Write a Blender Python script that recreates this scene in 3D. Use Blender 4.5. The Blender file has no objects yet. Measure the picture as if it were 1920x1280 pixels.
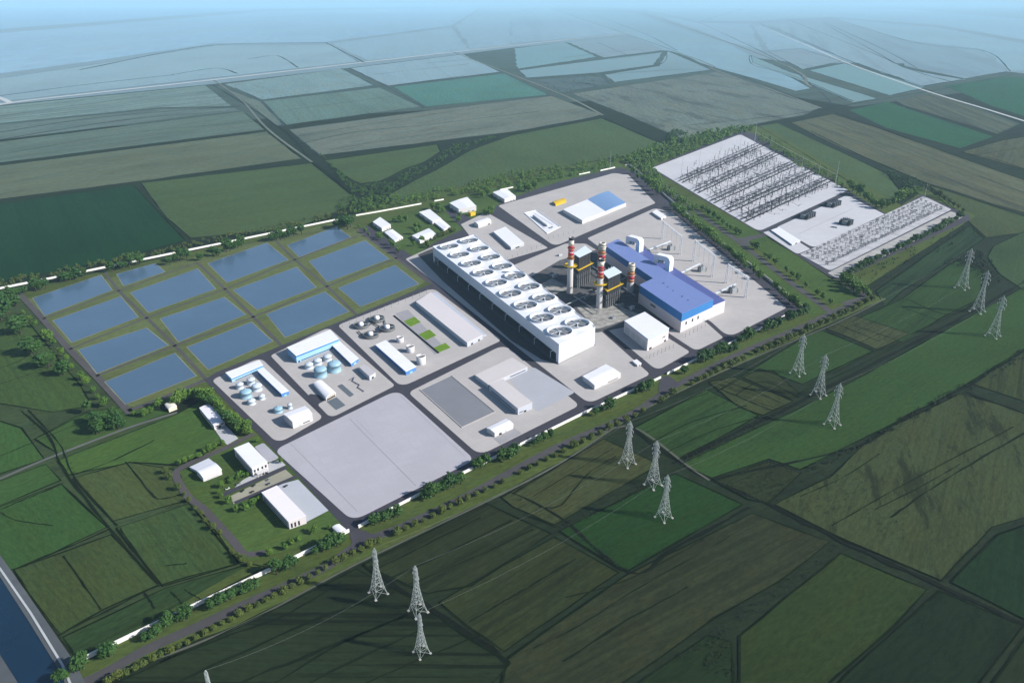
import bpy, bmesh, math, random
from mathutils import Vector, Matrix
from math import radians, sin, cos, tan, atan, atan2, pi, hypot, sqrt
random.seed(7)
SC = bpy.context.scene
COL = SC.collection
# ------------------------------------------------------------------ camera model (survey of the photograph)
HOR, FOC, CAMH = 0.0, 1400.0, 450.0
PITCH = atan((640 - HOR) / FOC)
SP, CP = sin(PITCH), cos(PITCH)
def P(x, y, z=0.0):
    """point at height z seen at photo pixel (x, y)"""
    u, v = (x - 960) / FOC, (640 - y) / FOC
    d = (u, CP + v * SP, -SP + v * CP)
    t = (z - CAMH) / d[2]
    return Vector((d[0] * t, d[1] * t, z))
def pix(p):
    f = p[1] * CP - (p[2] - CAMH) * SP
    up = p[1] * SP + (p[2] - CAMH) * CP
    return 960 + FOC * p[0] / f, 640 - FOC * up / f
def HT(x, yb, yt):
    b = P(x, yb); lo, hi = 0.0, 200.0
    for _ in range(40):
        m = (lo + hi) / 2
        if pix((b[0], b[1], m))[1] > yt: lo = m
        else: hi = m
    return lo
def PXM(x, y):
    """photo pixels per metre across at ground pixel"""
    b = P(x, y); return pix((b[0] + 1, b[1], 0))[0] - x
# ------------------------------------------------------------------ materials
MATS = {}
def new_mat(name):
    m = bpy.data.materials.new(name); m.use_nodes = True
    nt = m.node_tree; b = nt.nodes['Principled BSDF']
    return m, nt, b
def N(nt, t, **kw):
    n = nt.nodes.new(t)
    for k, v in kw.items(): setattr(n, k, v)
    return n
def mix(nt, fac, a, b, mode='MIX'):
    n = N(nt, 'ShaderNodeMix', data_type='RGBA', blend_type=mode)
    for sock, v in ((n.inputs[0], fac), (n.inputs[6], a), (n.inputs[7], b)):
        if isinstance(v, (int, float)): sock.default_value = v
        elif isinstance(v, (tuple, list)): sock.default_value = (*v[:3], 1)
        else: nt.links.new(v, sock)
    return n.outputs[2]
def ramp(nt, src, lo, hi):
    n = N(nt, 'ShaderNodeMapRange'); n.inputs[1].default_value = lo; n.inputs[2].default_value = hi
    nt.links.new(src, n.inputs[0]); return n.outputs[0]
def noise(nt, scale, rot=0.0, sx=1.0, sy=1.0, detail=5, rough=.6, off=0.0):
    g = N(nt, 'ShaderNodeNewGeometry')
    mp = N(nt, 'ShaderNodeMapping'); mp.vector_type = 'TEXTURE'
    mp.inputs['Rotation'].default_value = (0, 0, rot); mp.inputs['Scale'].default_value = (sx, sy, 1)
    mp.inputs['Location'].default_value = (off, off * .7, 0)
    nt.links.new(g.outputs['Position'], mp.inputs[0])
    n = N(nt, 'ShaderNodeTexNoise'); n.inputs['Scale'].default_value = scale
    n.inputs['Detail'].default_value = detail; n.inputs['Roughness'].default_value = rough
    nt.links.new(mp.outputs[0], n.inputs[0]); return n.outputs[0]
def plain(name, col, rough=.6, metal=0.0, var=.12, scale=.35, streak=1.0, spec=.3):
    """painted / cast surface with a little weathering"""
    if name in MATS: return MATS[name]
    m, nt, b = new_mat(name)
    n1 = noise(nt, scale, 0, 1, 1, 6, .65)
    n2 = noise(nt, scale * .12, .5, 1, 1, 4, .5)
    c = mix(nt, ramp(nt, n1, .3, .75), [k * (1 - var) for k in col], [min(1, k * (1 + var * .6)) for k in col])
    c = mix(nt, ramp(nt, n2, .35, .7), c, [k * (1 - var * 1.2) for k in col])
    nt.links.new(c, b.inputs['Base Color'])
    b.inputs['Roughness'].default_value = rough; b.inputs['Metallic'].default_value = metal
    b.inputs['Specular IOR Level'].default_value = spec
    MATS[name] = m; return m
def field_mat(col, ang=.45, furrow=.3, rough=0.0, wet=0.0, key=0, dark=None, stripes=0.0, size=1.0):
    k = ('field', tuple(round(c, 4) for c in col), round(ang, 2), furrow, rough, wet, stripes, size, key)
    if k in MATS: return MATS[k]
    m, nt, b = new_mat('crop field')
    dk = dark or [c * .45 for c in col]
    fine = noise(nt, .25 / size, ang, 14, 1, 4, .6, key * 31.0)         # drill lines along the field
    broad = noise(nt, .008 / size, ang, 2.2, 1, 6, .6, key * 17.0)      # growth differences
    mid = noise(nt, .05 / size, ang, 3.5, 1, 5, .65, key * 7.0)
    # narrow parcels of slightly different growth, parted by thin dark baulks
    g = N(nt, 'ShaderNodeNewGeometry'); wob = N(nt, 'ShaderNodeTexNoise'); wob.inputs['Scale'].default_value = .012 / size; nt.links.new(g.outputs['Position'], wob.inputs[0])
    va = N(nt, 'ShaderNodeVectorMath', operation='MULTIPLY_ADD'); va.inputs[1].default_value = (14 * size,) * 3; nt.links.new(wob.outputs[1], va.inputs[0]); nt.links.new(g.outputs['Position'], va.inputs[2])
    mp = N(nt, 'ShaderNodeMapping'); mp.vector_type = 'TEXTURE'; mp.inputs['Rotation'].default_value = (0, 0, ang); mp.inputs['Location'].default_value = (key * 37, key * 23, 0); nt.links.new(va.outputs[0], mp.inputs[0])
    br = N(nt, 'ShaderNodeTexBrick'); nt.links.new(mp.outputs[0], br.inputs[0]); br.offset = .37; br.inputs['Scale'].default_value = 1
    br.inputs['Brick Width'].default_value = (230 + 60 * (key % 4)) * size; br.inputs['Row Height'].default_value = (17 + 9 * (key % 3)) * size
    br.inputs['Mortar Size'].default_value = .55 * size; br.inputs['Mortar Smooth'].default_value = .6; br.inputs['Bias'].default_value = 0
    pk = .10 + .22 * furrow + .25 * stripes
    br.inputs['Color1'].default_value = (*[x * (1 - pk) for x in col], 1); br.inputs['Color2'].default_value = (*[min(1, x * (1 + pk)) for x in col], 1)
    br.inputs['Mortar'].default_value = (*[x * (.72 - .35 * furrow) for x in col], 1)
    c = mix(nt, ramp(nt, broad, .3, .72), br.outputs[0], [x * 1.3 for x in col]); c2 = mix(nt, ramp(nt, broad, .25, .5), [x * .7 for x in col], c); c = mix(nt, .6, c, c2)
    c = mix(nt, ramp(nt, mid, .4, .75), c, [col[0] * 1.3, col[1] * 1.08, col[2] * .9])
    gm = N(nt, 'ShaderNodeMath', operation='MULTIPLY'); gm.inputs[1].default_value = furrow
    nt.links.new(ramp(nt, fine, .46, .66), gm.inputs[0])
    c = mix(nt, gm.outputs[0], c, dk)
    if stripes:
        w = noise(nt, .09 / size, ang, 45, 1, 3, .75, key * 3.1 + 5)
        sm = N(nt, 'ShaderNodeMath', operation='MULTIPLY'); sm.inputs[1].default_value = stripes
        nt.links.new(ramp(nt, w, .5, .58), sm.inputs[0])
        c = mix(nt, sm.outputs[0], c, [x * .28 for x in col])
    if rough:
        pt = noise(nt, .03 / size, ang + .25, 4.5, 1, 8, .74, key * 11.0 + 3)
        pm = N(nt, 'ShaderNodeMath', operation='MULTIPLY'); pm.inputs[1].default_value = min(1, rough)
        nt.links.new(ramp(nt, pt, .53, .6), pm.inputs[0])
        c = mix(nt, pm.outputs[0], c, dk)
    grain = noise(nt, .3 / size, ang, 3, 1, 6, .8, key * 5.0 + 1)      # tufts and bare spots
    gr = N(nt, 'ShaderNodeMapRange'); gr.inputs[1].default_value = .3; gr.inputs[2].default_value = .7; gr.inputs[3].default_value = .62; gr.inputs[4].default_value = 1.36; nt.links.new(grain, gr.inputs[0])
    cc = N(nt, 'ShaderNodeCombineColor'); [nt.links.new(gr.outputs[0], cc.inputs[k_]) for k_ in range(3)]; c = mix(nt, 1.0, c, cc.outputs[0], 'MULTIPLY')
    nt.links.new(c, b.inputs['Base Color'])
    b.inputs['Roughness'].default_value = .85 if not wet else .28
    b.inputs['Specular IOR Level'].default_value = .08 if not wet else .5
    MATS[k] = m; return m
def concrete(name, col, ang=.6, slab=7.0, var=.08):
    if name in MATS: return MATS[name]
    m, nt, b = new_mat(name)
    g = N(nt, 'ShaderNodeNewGeometry'); mp = N(nt, 'ShaderNodeMapping'); mp.vector_type = 'TEXTURE'; mp.inputs['Rotation'].default_value = (0, 0, ang); nt.links.new(g.outputs['Position'], mp.inputs[0])
    br = N(nt, 'ShaderNodeTexBrick'); nt.links.new(mp.outputs[0], br.inputs[0]); br.offset = 0; br.inputs['Scale'].default_value = 1; br.inputs['Brick Width'].default_value = slab; br.inputs['Row Height'].default_value = slab; br.inputs['Mortar Size'].default_value = .09; br.inputs['Mortar Smooth'].default_value = .5
    br.inputs['Color1'].default_value = (*[k * (1 - var * .4) for k in col], 1); br.inputs['Color2'].default_value = (*[k * (1 + var * .3) for k in col], 1); br.inputs['Mortar'].default_value = (*[k * .78 for k in col], 1)
    big = noise(nt, .02, .4, 1, 1, 6, .62); spot = noise(nt, .16, .2, 1, 1, 5, .7, 9); tyre = noise(nt, .35, ang, 40, 1, 3, .7, 4)
    c = mix(nt, ramp(nt, big, .35, .75), br.outputs[0], [k * (1 - var * 1.6) for k in col])
    a = N(nt, 'ShaderNodeMath', operation='MULTIPLY'); a.inputs[1].default_value = .5; nt.links.new(ramp(nt, spot, .62, .8), a.inputs[0]); c = mix(nt, a.outputs[0], c, [k * .72 for k in col])
    a = N(nt, 'ShaderNodeMath', operation='MULTIPLY'); a.inputs[1].default_value = .3; nt.links.new(ramp(nt, tyre, .58, .72), a.inputs[0]); c = mix(nt, a.outputs[0], c, [k * .8 for k in col])
    nt.links.new(c, b.inputs['Base Color']); b.inputs['Roughness'].default_value = .9; b.inputs['Specular IOR Level'].default_value = .2
    MATS[name] = m; return m
# ------------------------------------------------------------------ mesh helpers
def me_obj(name, verts, faces, mat, parent=None, smooth=False, loc=None):
    me = bpy.data.meshes.new(name)
    me.from_pydata([tuple(v) for v in verts], [], faces); me.update()
    if smooth: me.polygons.foreach_set('use_smooth', [True] * len(me.polygons))
    if mat: me.materials.append(mat)
    o = bpy.data.objects.new(name, me); COL.objects.link(o)
    if parent: o.parent = parent
    if loc: o.location = loc
    return o
class MB:
    """collects shapes for ONE mesh"""
    def __init__(s, origin=(0, 0, 0)): s.v, s.f, s.o = [], [], Vector(origin)
    def add(s, vs, fs):
        n = len(s.v); s.v += [Vector(a) - s.o for a in vs]; s.f += [[i + n for i in f] for f in fs]
    def prism(s, ring, z0, z1, top=True, bottom=False, ring2=None):
        ring = ccw([Vector((p[0], p[1])) for p in ring]); n = len(ring)
        r2 = ccw([Vector((p[0], p[1])) for p in ring2]) if ring2 else ring
        vs = [(p[0], p[1], z0) for p in ring] + [(p[0], p[1], z1) for p in r2]
        fs = [[i, (i + 1) % n, n + (i + 1) % n, n + i] for i in range(n)]
        if top: fs.append(list(range(n, 2 * n)))
        if bottom: fs.append(list(range(n - 1, -1, -1)))
        s.add(vs, fs)
    def box(s, c, dx, dy, h, rz=0.0, z=0.0):
        a, b = cos(rz), sin(rz)
        s.prism([(c[0] + a * x - b * y, c[1] + b * x + a * y) for x, y in
                 ((-dx / 2, -dy / 2), (dx / 2, -dy / 2), (dx / 2, dy / 2), (-dx / 2, dy / 2))], z, z + h, True, True)
    def bar(s, a, b, r, r2=None, n=4):
        a, b = Vector(a), Vector(b); d = (b - a)
        if d.length < 1e-6: return
        d.normalize(); up = Vector((0, 0, 1)) if abs(d.z) < .95 else Vector((1, 0, 0))
        x = d.cross(up).normalized(); y = d.cross(x); r2 = r if r2 is None else r2
        vs = [a + (x * cos(2 * pi * i / n + .785) + y * sin(2 * pi * i / n + .785)) * r for i in range(n)]
        vs += [b + (x * cos(2 * pi * i / n + .785) + y * sin(2 * pi * i / n + .785)) * r2 for i in range(n)]
        fs = [[i, n + i, n + (i + 1) % n, (i + 1) % n] for i in range(n)] + [list(range(n)), list(range(2 * n - 1, n - 1, -1))]
        s.add(vs, fs)
    def lathe(s, c, prof, n=24, closed=False):
        vs, fs = [], []
        for r, z in prof: vs += [(c[0] + r * cos(2 * pi * i / n), c[1] + r * sin(2 * pi * i / n), z) for i in range(n)]
        for k in range(len(prof) - 1):
            fs += [[k * n + i, k * n + (i + 1) % n, (k + 1) * n + (i + 1) % n, (k + 1) * n + i] for i in range(n)]
        if closed: fs += [list(range(n - 1, -1, -1)), [(len(prof) - 1) * n + i for i in range(n)]]
        s.add(vs, fs)
    def obj(s, name, mat, parent=None, smooth=False, loc=None): return me_obj(name, s.v, s.f, mat, parent, smooth, loc)
def ccw(r):
    a = sum(r[i][0] * r[(i + 1) % len(r)][1] - r[(i + 1) % len(r)][0] * r[i][1] for i in range(len(r)))
    return r if a > 0 else r[::-1]
def rounded(ring, rad, n=6):
    ring = ccw([Vector((p[0], p[1])) for p in ring]); out = []
    for i, p in enumerate(ring):
        a, b = ring[i - 1] - p, ring[(i + 1) % len(ring)] - p
        la, lb = a.length, b.length; a.normalize(); b.normalize()
        ang = a.angle(b); r = min(rad / tan(ang / 2), la * .45, lb * .45)
        p0, p2 = p + a * r, p + b * r
        for k in range(n + 1):
            t = k / n; out.append(p0 * (1 - t) ** 2 + p * 2 * t * (1 - t) + p2 * t * t)
    return out
def tag(o, label=None, cat=None, group=None, kind=None):
    if label: o['label'] = label
    if cat: o['category'] = cat
    if group: o['group'] = group
    if kind: o['kind'] = kind
    return o
def thing(name, label, cat, loc=(0, 0, 0), group=None):
    o = bpy.data.objects.new(name, None); COL.objects.link(o); o.location = loc; o.empty_display_size = 1
    return tag(o, label, cat, group)
def sheet(name, ring, z, mat, kind='structure', thick=0.0, world=False, jit=0.0, step=0.0):
    """flat ground sheet (or kerbed slab) from photo pixels"""
    pts = [Vector((p[0], p[1])) for p in (ring if world else [P(x, y) for x, y in ring])]
    pts = ccw(pts)
    if jit:
        rr = random.Random(int(abs(pts[0][0]) * 13 + abs(pts[0][1]) * 7)); out = []
        for i, p in enumerate(pts):
            q = pts[(i + 1) % len(pts)]; L = (q - p).length; k = max(1, min(60, int(L / (step or 25))))
            nr = Vector((-(q - p)[1], (q - p)[0])); nr.normalize()
            for j in range(k):
                out.append(p.lerp(q, j / k) + (nr * rr.uniform(-jit, jit) if j else Vector((rr.uniform(-jit, jit), rr.uniform(-jit, jit)))))
        pts = out
    n = len(pts)
    if thick:
        vs = [(p[0], p[1], z - thick) for p in pts] + [(p[0], p[1], z) for p in pts]
        fs = [[i, (i + 1) % n, n + (i + 1) % n, n + i] for i in range(n)] + [list(range(n, 2 * n))]
    else:
        vs = [(p[0], p[1], z) for p in pts]; fs = [list(range(n))]
    o = me_obj(name, vs, fs, mat)
    return tag(o, kind=kind)
def strip(name, line, w, z, mat, kind='structure', world=False, jit=0.0, smooth=True):
    """ribbon of width w metres along a pixel polyline"""
    pts = [Vector((p[0], p[1])) for p in (line if world else [P(x, y) for x, y in line])]
    if smooth: pts = spline(pts)
    vs, fs = [], []; rr = random.Random(len(line) * 7 + int(abs(pts[0][0])))
    for i, p in enumerate(pts):
        d = (pts[min(i + 1, len(pts) - 1)] - pts[max(i - 1, 0)]).normalized(); nr = Vector((-d[1], d[0]))
        a, b = w / 2 + rr.uniform(-jit, jit), w / 2 + rr.uniform(-jit, jit)
        vs += [(*(p + nr * a), z), (*(p - nr * b), z)]
        if i: fs.append([2 * i - 2, 2 * i - 1, 2 * i + 1, 2 * i])
    o = me_obj(name, vs, fs, mat); return tag(o, kind=kind)
def spline(pts, k=6):
    if len(pts) < 3:
        return [pts[0].lerp(pts[1], i / 12) for i in range(13)]
    out = []
    for i in range(len(pts) - 1):
        p0, p1, p2, p3 = pts[max(i - 1, 0)], pts[i], pts[i + 1], pts[min(i + 2, len(pts) - 1)]
        for j in range(k):
            t = j / k
            out.append(.5 * ((2 * p1) + (p2 - p0) * t + (2 * p0 - 5 * p1 + 4 * p2 - p3) * t * t + (3 * p1 - p0 - 3 * p2 + p3) * t ** 3))
    return out + [pts[-1]]
ORD = 'first second third fourth fifth sixth seventh eighth ninth tenth eleventh twelfth thirteenth fourteenth fifteenth sixteenth seventeenth eighteenth nineteenth twentieth'.split()
ORD += ['twenty-' + o for o in ORD[:9]] + ['thirtieth'] + ['thirty-' + o for o in ORD[:9]] + ['fortieth'] + ['forty-' + o for o in ORD[:9]] + ['fiftieth'] + ['fifty-' + o for o in ORD[:9]] + ['sixtieth'] + ['sixty-' + o for o in ORD[:9]] + ['seventieth'] + ['seventy-' + o for o in ORD[:9]] + ['eightieth']+ ['eighty-' + o for o in ORD[:9]]
# ------------------------------------------------------------------ camera, light, air
cd = bpy.data.cameras.new('camera'); cam = bpy.data.objects.new('camera', cd); COL.objects.link(cam)
cd.sensor_width = 36; cd.lens = FOC / 1920 * 36; cd.clip_end = 300000; cd.clip_start = 1
cam.location = (0, 0, CAMH); cam.rotation_euler = (pi / 2 - PITCH, 0, 0); SC.camera = cam
SUN_EL, SUN_AZ = radians(31), atan2(-.20, .98)          # light arrives from the viewer's right, a little behind
sd = Vector((cos(SUN_AZ) * cos(SUN_EL), sin(SUN_AZ) * cos(SUN_EL), sin(SUN_EL)))
sl = bpy.data.lights.new('sun', 'SUN'); sl.energy = 5.0; SC.cycles.caustics_reflective = False; sl.angle = radians(.5); sl.color = (1, .955, .9)
so = bpy.data.objects.new('sun', sl); COL.objects.link(so); so.rotation_euler = sd.to_track_quat('Z', 'Y').to_euler()
w = bpy.data.worlds.new('World'); SC.world = w; w.use_nodes = True
wn = w.node_tree; bg = wn.nodes['Background']
sky = wn.nodes.new('ShaderNodeTexSky'); sky.sky_type = 'NISHITA'; sky.sun_disc = False
sky.sun_elevation = SUN_EL; sky.sun_rotation = pi / 2 - SUN_AZ; sky.air_density = 1.0; sky.dust_density = .5; sky.ozone_density = 2.0
wn.links.new(sky.outputs[0], bg.inputs[0]); bg.inputs[1].default_value = .086
SC.view_settings.view_transform = 'Standard'; SC.view_settings.look = 'None'; SC.view_settings.exposure = 0.64; SC.view_settings.gamma = 1
SC.cycles.max_bounces = 6; SC.cycles.diffuse_bounces = 1; SC.cycles.volume_bounces = 4; SC.cycles.transparent_max_bounces = 6
SC.cycles.use_denoising = True
HZ = 61000
hz = MB(); hz.prism([(-HZ, -HZ), (HZ, -HZ), (HZ, HZ), (-HZ, HZ)], -4, 470, True, True)
hm = bpy.data.materials.new('haze'); hm.use_nodes = True; nt = hm.node_tree; nt.nodes.clear()
HAZE_K = .033 / (CAMH / sin(PITCH))
pv = nt.nodes.new('ShaderNodeVolumePrincipled'); pv.inputs['Color'].default_value = (.5, .8, 1, 1); pv.inputs['Density'].default_value = HAZE_K
pv.inputs['Anisotropy'].default_value = 0
mo = nt.nodes.new('ShaderNodeOutputMaterial'); nt.links.new(pv.outputs[0], mo.inputs['Volume'])
tag(hz.obj('haze', hm), kind='stuff')
# ------------------------------------------------------------------ ground and fields
gm = field_mat((.012, .021, .01), .4, .35, .4, 0, 99, (.005, .009, .004))
G = 60000
tag(me_obj('ground', [(-G, -G, -.5), (G, -G, -.5), (G, G, -.5), (-G, G, -.5)], [[0, 1, 2, 3]], gm), kind='structure')
GREEN, OLIVE, GREY, DEEP, TEAL, BROWN = (.055, .105, .038), (.075, .11, .042), (.15, .165, .115), (.007, .05, .016), (.075, .17, .11), (.105, .105, .058)
DGREEN, DBROWN, DDARK, PALE, FRESH = (.034, .064, .026), (.058, .06, .034), (.018, .034, .019), (.2, .25, .2), (.026, .095, .036)  # PALE: distant crop tone with the lightness of haze put in
A = 'furrow angle follows the longest edge'
FIELDS = [  # (polygon in photo pixels, colour, furrow, scrub, wet, stripes)
 ([(-90,394),(250,347),(307,408),(347,450),(210,489),(-90,545)], DEEP, .25, 0, 0, .15),
 ([(264,343),(584,306),(660,366),(655,386),(560,427),(357,446),(312,408)], OLIVE, .12, 0, 0, 0),
 ([(-90,322),(500,247),(565,297),(250,341),(-90,385)], (.14,.155,.11), .3, .25, 0, 0),
 ([(-90,277),(455,209),(497,243),(-90,316)], (.13,.165,.13), .3, .2, .1, .2),
 ([(-90,243),(300,204),(440,203),(452,207),(-90,273)], (.14,.17,.14), .3, .3, .1, .3),
 ([(-90,208),(20,197),(385,160),(435,199),(300,202),(-90,240)], PALE, .3, .4, .1, .4),
 ([(420,158),(640,129),(703,160),(493,187)], PALE, .2, .3, .1, 0),
 ([(493,190),(712,164),(788,200),(536,234)], (.13,.18,.13), .15, 0, .1, .15),
 ([(432,170),(488,190),(530,233),(520,236)], GREY, .2, .4, .1, 0),
 ([(657,128),(868,102),(938,135),(727,161)], PALE, .2, .1, .1, .2),
 ([(737,163),(946,138),(1028,178),(797,200)], TEAL, .12, 0, .1, 0),
 ([(542,243),(800,208),(1035,180),(1128,215),(1090,224),(960,247),(600,291)], (.17,.17,.125), .35, .35, 0, 0),
 ([(609,301),(820,271),(826,284),(795,304),(765,314),(715,339),(676,344),(655,335)], OLIVE, .12, .1, 0, 0),
 ([(727,366),(765,345),(830,312),(885,280),(960,254),(1128,222),(1245,269),(1225,282),(1160,294),(960,330),(735,380)], OLIVE, .12, 0, 0, 0),
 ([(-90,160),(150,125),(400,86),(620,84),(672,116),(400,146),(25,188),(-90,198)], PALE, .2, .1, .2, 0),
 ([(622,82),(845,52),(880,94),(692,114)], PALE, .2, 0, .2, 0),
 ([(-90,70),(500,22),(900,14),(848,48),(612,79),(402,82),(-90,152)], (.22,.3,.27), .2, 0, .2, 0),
 ([(965,91),(1058,80),(1118,107),(970,129)], TEAL, .15, 0, .1, 0),
 ([(1066,80),(1168,68),(1238,95),(1132,108)], GREY, .3, .6, .1, 0),
 ([(973,132),(1145,110),(1242,98),(1226,122),(1125,136),(988,146)], (.12,.18,.13), .15, 0, .1, 0),
 ([(1252,96),(1333,131),(1152,154),(1133,140),(1236,124)], (.12,.17,.12), .2, .2, .1, 0),
 ([(988,150),(1125,142),(1144,157),(1052,174)], (.1,.12,.09), .4, .9, 0, 0),
 ([(1072,176),(1344,135),(1538,202),(1503,216),(1385,239),(1282,261),(1152,206)], (.16,.165,.12), .35, .7, 0, 0),
 ([(958,25),(1020,13),(1172,62),(960,82)], PALE, .2, 0, .2, .2),
 ([(1050,20),(1190,26),(1373,86),(1508,165),(1487,171),(1345,129)], (.15,.22,.18), .15, .1, .1, 0),
 ([(1212,22),(1310,43),(1403,45),(1432,95),(1387,85)], PALE, .2, 0, .2, .2),
 ([(1408,104),(1480,135),(1645,185),(1600,192),(1524,160),(1412,118)], (.1,.17,.11), .15, .1, .1, 0),
 ([(1517,132),(1584,119),(1735,164),(1668,179)], TEAL, .12, 0, .1, 0),
 ([(1440,97),(1500,92),(1578,115),(1505,130)], GREY, .4, .9, .1, 0),
 ([(1422,43),(1540,42),(1698,129),(1805,149),(1732,162),(1592,114)], (.17,.2,.15), .3, .3, .1, .5),
 ([(1552,42),(1700,80),(1838,95),(1888,134),(1808,147),(1700,124)], (.14,.18,.14), .3, .6, .1, .4),
 ([(1564,35),(1760,52),(1960,90),(1990,135),(1895,133),(1845,94),(1700,77)], (.18,.25,.2), .2, .1, .2, 0),
 ([(1400,16),(1700,18),(1990,42),(1990,86),(1760,48),(1560,32)], (.2,.27,.23), .2, 0, .2, 0),
 ([(1772,161),(1880,144),(1990,148),(1990,240),(1860,199)], FRESH, .15, 0, 0, 0),
 ([(1678,188),(1755,174),(1912,232),(1870,251),(1694,197)], BROWN, .35, .2, 0, .5),
 ([(1593,207),(1663,191),(1862,256),(1800,278),(1662,240)], FRESH, .15, 0, 0, 0),
 ([(1483,230),(1562,214),(1648,241),(1960,352),(1990,420),(1740,344),(1562,270)], (.13,.125,.075), .35, .3, 0, .3),
 ([(1422,236),(1458,231),(1588,290),(1663,326),(1698,370),(1655,383),(1575,330)], OLIVE, .12, .1, 0, 0),
 ([(1803,285),(1880,263),(1990,245),(1990,345),(1925,318)], BROWN, .35, .3, 0, .3),
 ([(1742,347),(1918,405),(1990,428),(1850,445),(1812,412)], (.07,.09,.035), .2, 0, 0, 0),
 ([(1852,482),(1862,462),(1990,400),(1990,590),(1872,512)], (.05,.085,.032), .15, 0, 0, 0),
 ([(1700,352),(1735,350),(1800,405),(1790,398)], OLIVE, .2, .2, 0, 0),
 ([(1642,545),(1817,422),(1845,447),(1800,478),(1692,545),(1660,575)], (.03,.06,.025), .3, 0, 0, .6),
 ([(1692,560),(1790,488),(1845,508),(1838,560),(1775,590),(1690,640),(1590,606)], DGREEN, .2, 0, 0, .25),
 ([(1548,615),(1604,592),(1705,625),(1645,654)], (.07,.07,.045), .4, .7, 0, .3),
 ([(1345,733),(1515,628),(1542,620),(1637,658),(1505,720),(1425,690)], DGREEN, .15, 0, 0, 0),
 ([(1328,716),(1378,706),(1487,752),(1431,778),(1387,764)], DBROWN, .4, .9, 0, 0),
 ([(1412,697),(1450,694),(1500,738),(1485,748),(1385,704)], (.04,.045,.025), .4, 1, 0, 0),
 ([(1188,802),(1325,730),(1423,779),(1272,862)], DGREEN, .25, 0, 0, .3),
 ([(1335,896),(1275,870),(1510,760),(1602,713),(1832,586),(1925,535),(1990,600),(1925,650),(1800,728),(1690,786),(1590,836),(1500,880),(1442,860)], (.036,.07,.026), .15, 0, 0, 0),
 ([(1340,902),(1440,864),(1503,886),(1440,943),(1402,935)], (.028,.034,.02), .5, 1, 0, 0),
 ([(940,932),(1130,822),(1238,870),(1040,983),(962,950)], (.062,.06,.036), .3, .1, 0, .35),
 ([(1048,995),(1265,887),(1392,945),(1180,1068),(1165,1068)], (.022,.06,.02), .12, 0, 0, 0),
 ([(1452,945),(1560,892),(1635,817),(1800,738),(1990,790),(1990,950),(1860,988),(1765,1087),(1577,1008)], (.054,.06,.036), .4, .9, 0, 0),
 ([(1820,718),(1990,615),(1990,775),(1930,755)], (.048,.056,.03), .3, .2, 0, .5),
 ([(952,1233),(1172,1078),(1410,962),(1556,1015),(1463,1088),(1340,1158),(1172,1278),(1090,1330),(930,1330)], (.05,.05,.034), .3, .35, 0, .35),
 ([(1387,1190),(1577,1037),(1738,1105),(1677,1173),(1572,1263),(1500,1330),(1385,1330)], (.04,.058,.022), .15, .1, 0, 0),
 ([(1120,1330),(1330,1190),(1372,1203),(1378,1330)], (.024,.04,.02), .3, .3, 0, 0),
 ([(1530,1330),(1590,1260),(1762,1107),(1918,1173),(1800,1330)], (.016,.03,.018), .4, .5, 0, 0),
 ([(1782,1090),(1870,1002),(1990,960),(1990,1190),(1922,1160)], (.014,.038,.02), .3, .4, 0, 0),
 ([(1825,1330),(1925,1190),(1990,1210),(1990,1330)], (.024,.036,.02), .3, .2, 0, 0),
 ([(100,1330),(440,1180),(668,1066),(780,1125),(868,1190),(955,1243),(880,1330)], (.03,.04,.027), .35, .1, 0, .75),
 ([(680,1058),(910,943),(1033,1000),(882,1098),(800,1112)], (.042,.047,.03), .3, .1, 0, .5),
 ([(822,1128),(1040,1006),(1160,1073),(945,1220),(880,1175)], (.046,.05,.028), .3, .2, 0, .45),
 ([(-90,640),(40,588),(150,722),(172,760),(100,772),(-90,742)], (.05,.075,.03), .25, .15, 0, .2),
 ([(65,822),(160,772),(235,762),(320,772),(110,850)], (.045,.075,.028), .15, .1, 0, 0),
 ([(-90,760),(40,802),(82,860),(-90,918)], (.04,.078,.028), .15, 0, 0, 0),
 ([(-90,935),(86,870),(114,900),(-90,985)], (.04,.075,.028), .15, .05, 0, 0),
 ([(106,864),(330,777),(375,752),(440,810),(400,842),(334,872),(250,866),(128,890)], (.055,.09,.03), .12, .1, 0, 0),
 ([(137,896),(242,866),(325,880),(345,925),(350,938),(212,976)], (.06,.07,.035), .25, .1, 0, .2),
 ([(-90,985),(114,906),(200,988),(46,1062),(-90,1090)], (.034,.068,.026), .1, 0, 0, 0),
 ([(217,990),(355,944),(448,1056),(305,1098)], (.045,.065,.032), .25, .3, 0, .2),
 ([(26,1068),(208,1002),(300,1094),(195,1142),(112,1188),(52,1108)], (.046,.058,.028), .2, .1, 0, 0),
 ([(118,1194),(310,1102),(470,1056),(500,1062),(148,1238)], (.03,.05,.026), .3, .4, 0, .3),
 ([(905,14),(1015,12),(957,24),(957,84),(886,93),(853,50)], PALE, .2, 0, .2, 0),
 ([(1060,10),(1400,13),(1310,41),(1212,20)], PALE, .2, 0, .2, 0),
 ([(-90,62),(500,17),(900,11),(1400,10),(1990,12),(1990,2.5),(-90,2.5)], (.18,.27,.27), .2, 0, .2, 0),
 ([(1412,50),(1425,48),(1588,114),(1500,90),(1442,95)], PALE, .2, .3, .1, 0),
 ([(1405,14),(1540,16),(1560,32),(1420,40),(1318,40)], PALE, .2, 0, .2, 0),
]
sheet('field', [(-90,560),(40,560),(240,770),(335,775),(400,840),(330,900),(470,1055),(150,1240),(-90,930)], -.44, field_mat((.03,.05,.02), .5, .3, .5, 0, 7))
sheet('field', [(-300,262),(300,232),(600,218),(1100,190),(1300,150),(1600,200),(1990,150),(1990,40),(-300,40)], -.47, field_mat((.04,.065,.055), .3, .25, .3, 0, 5, None, 0, 4))
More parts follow.
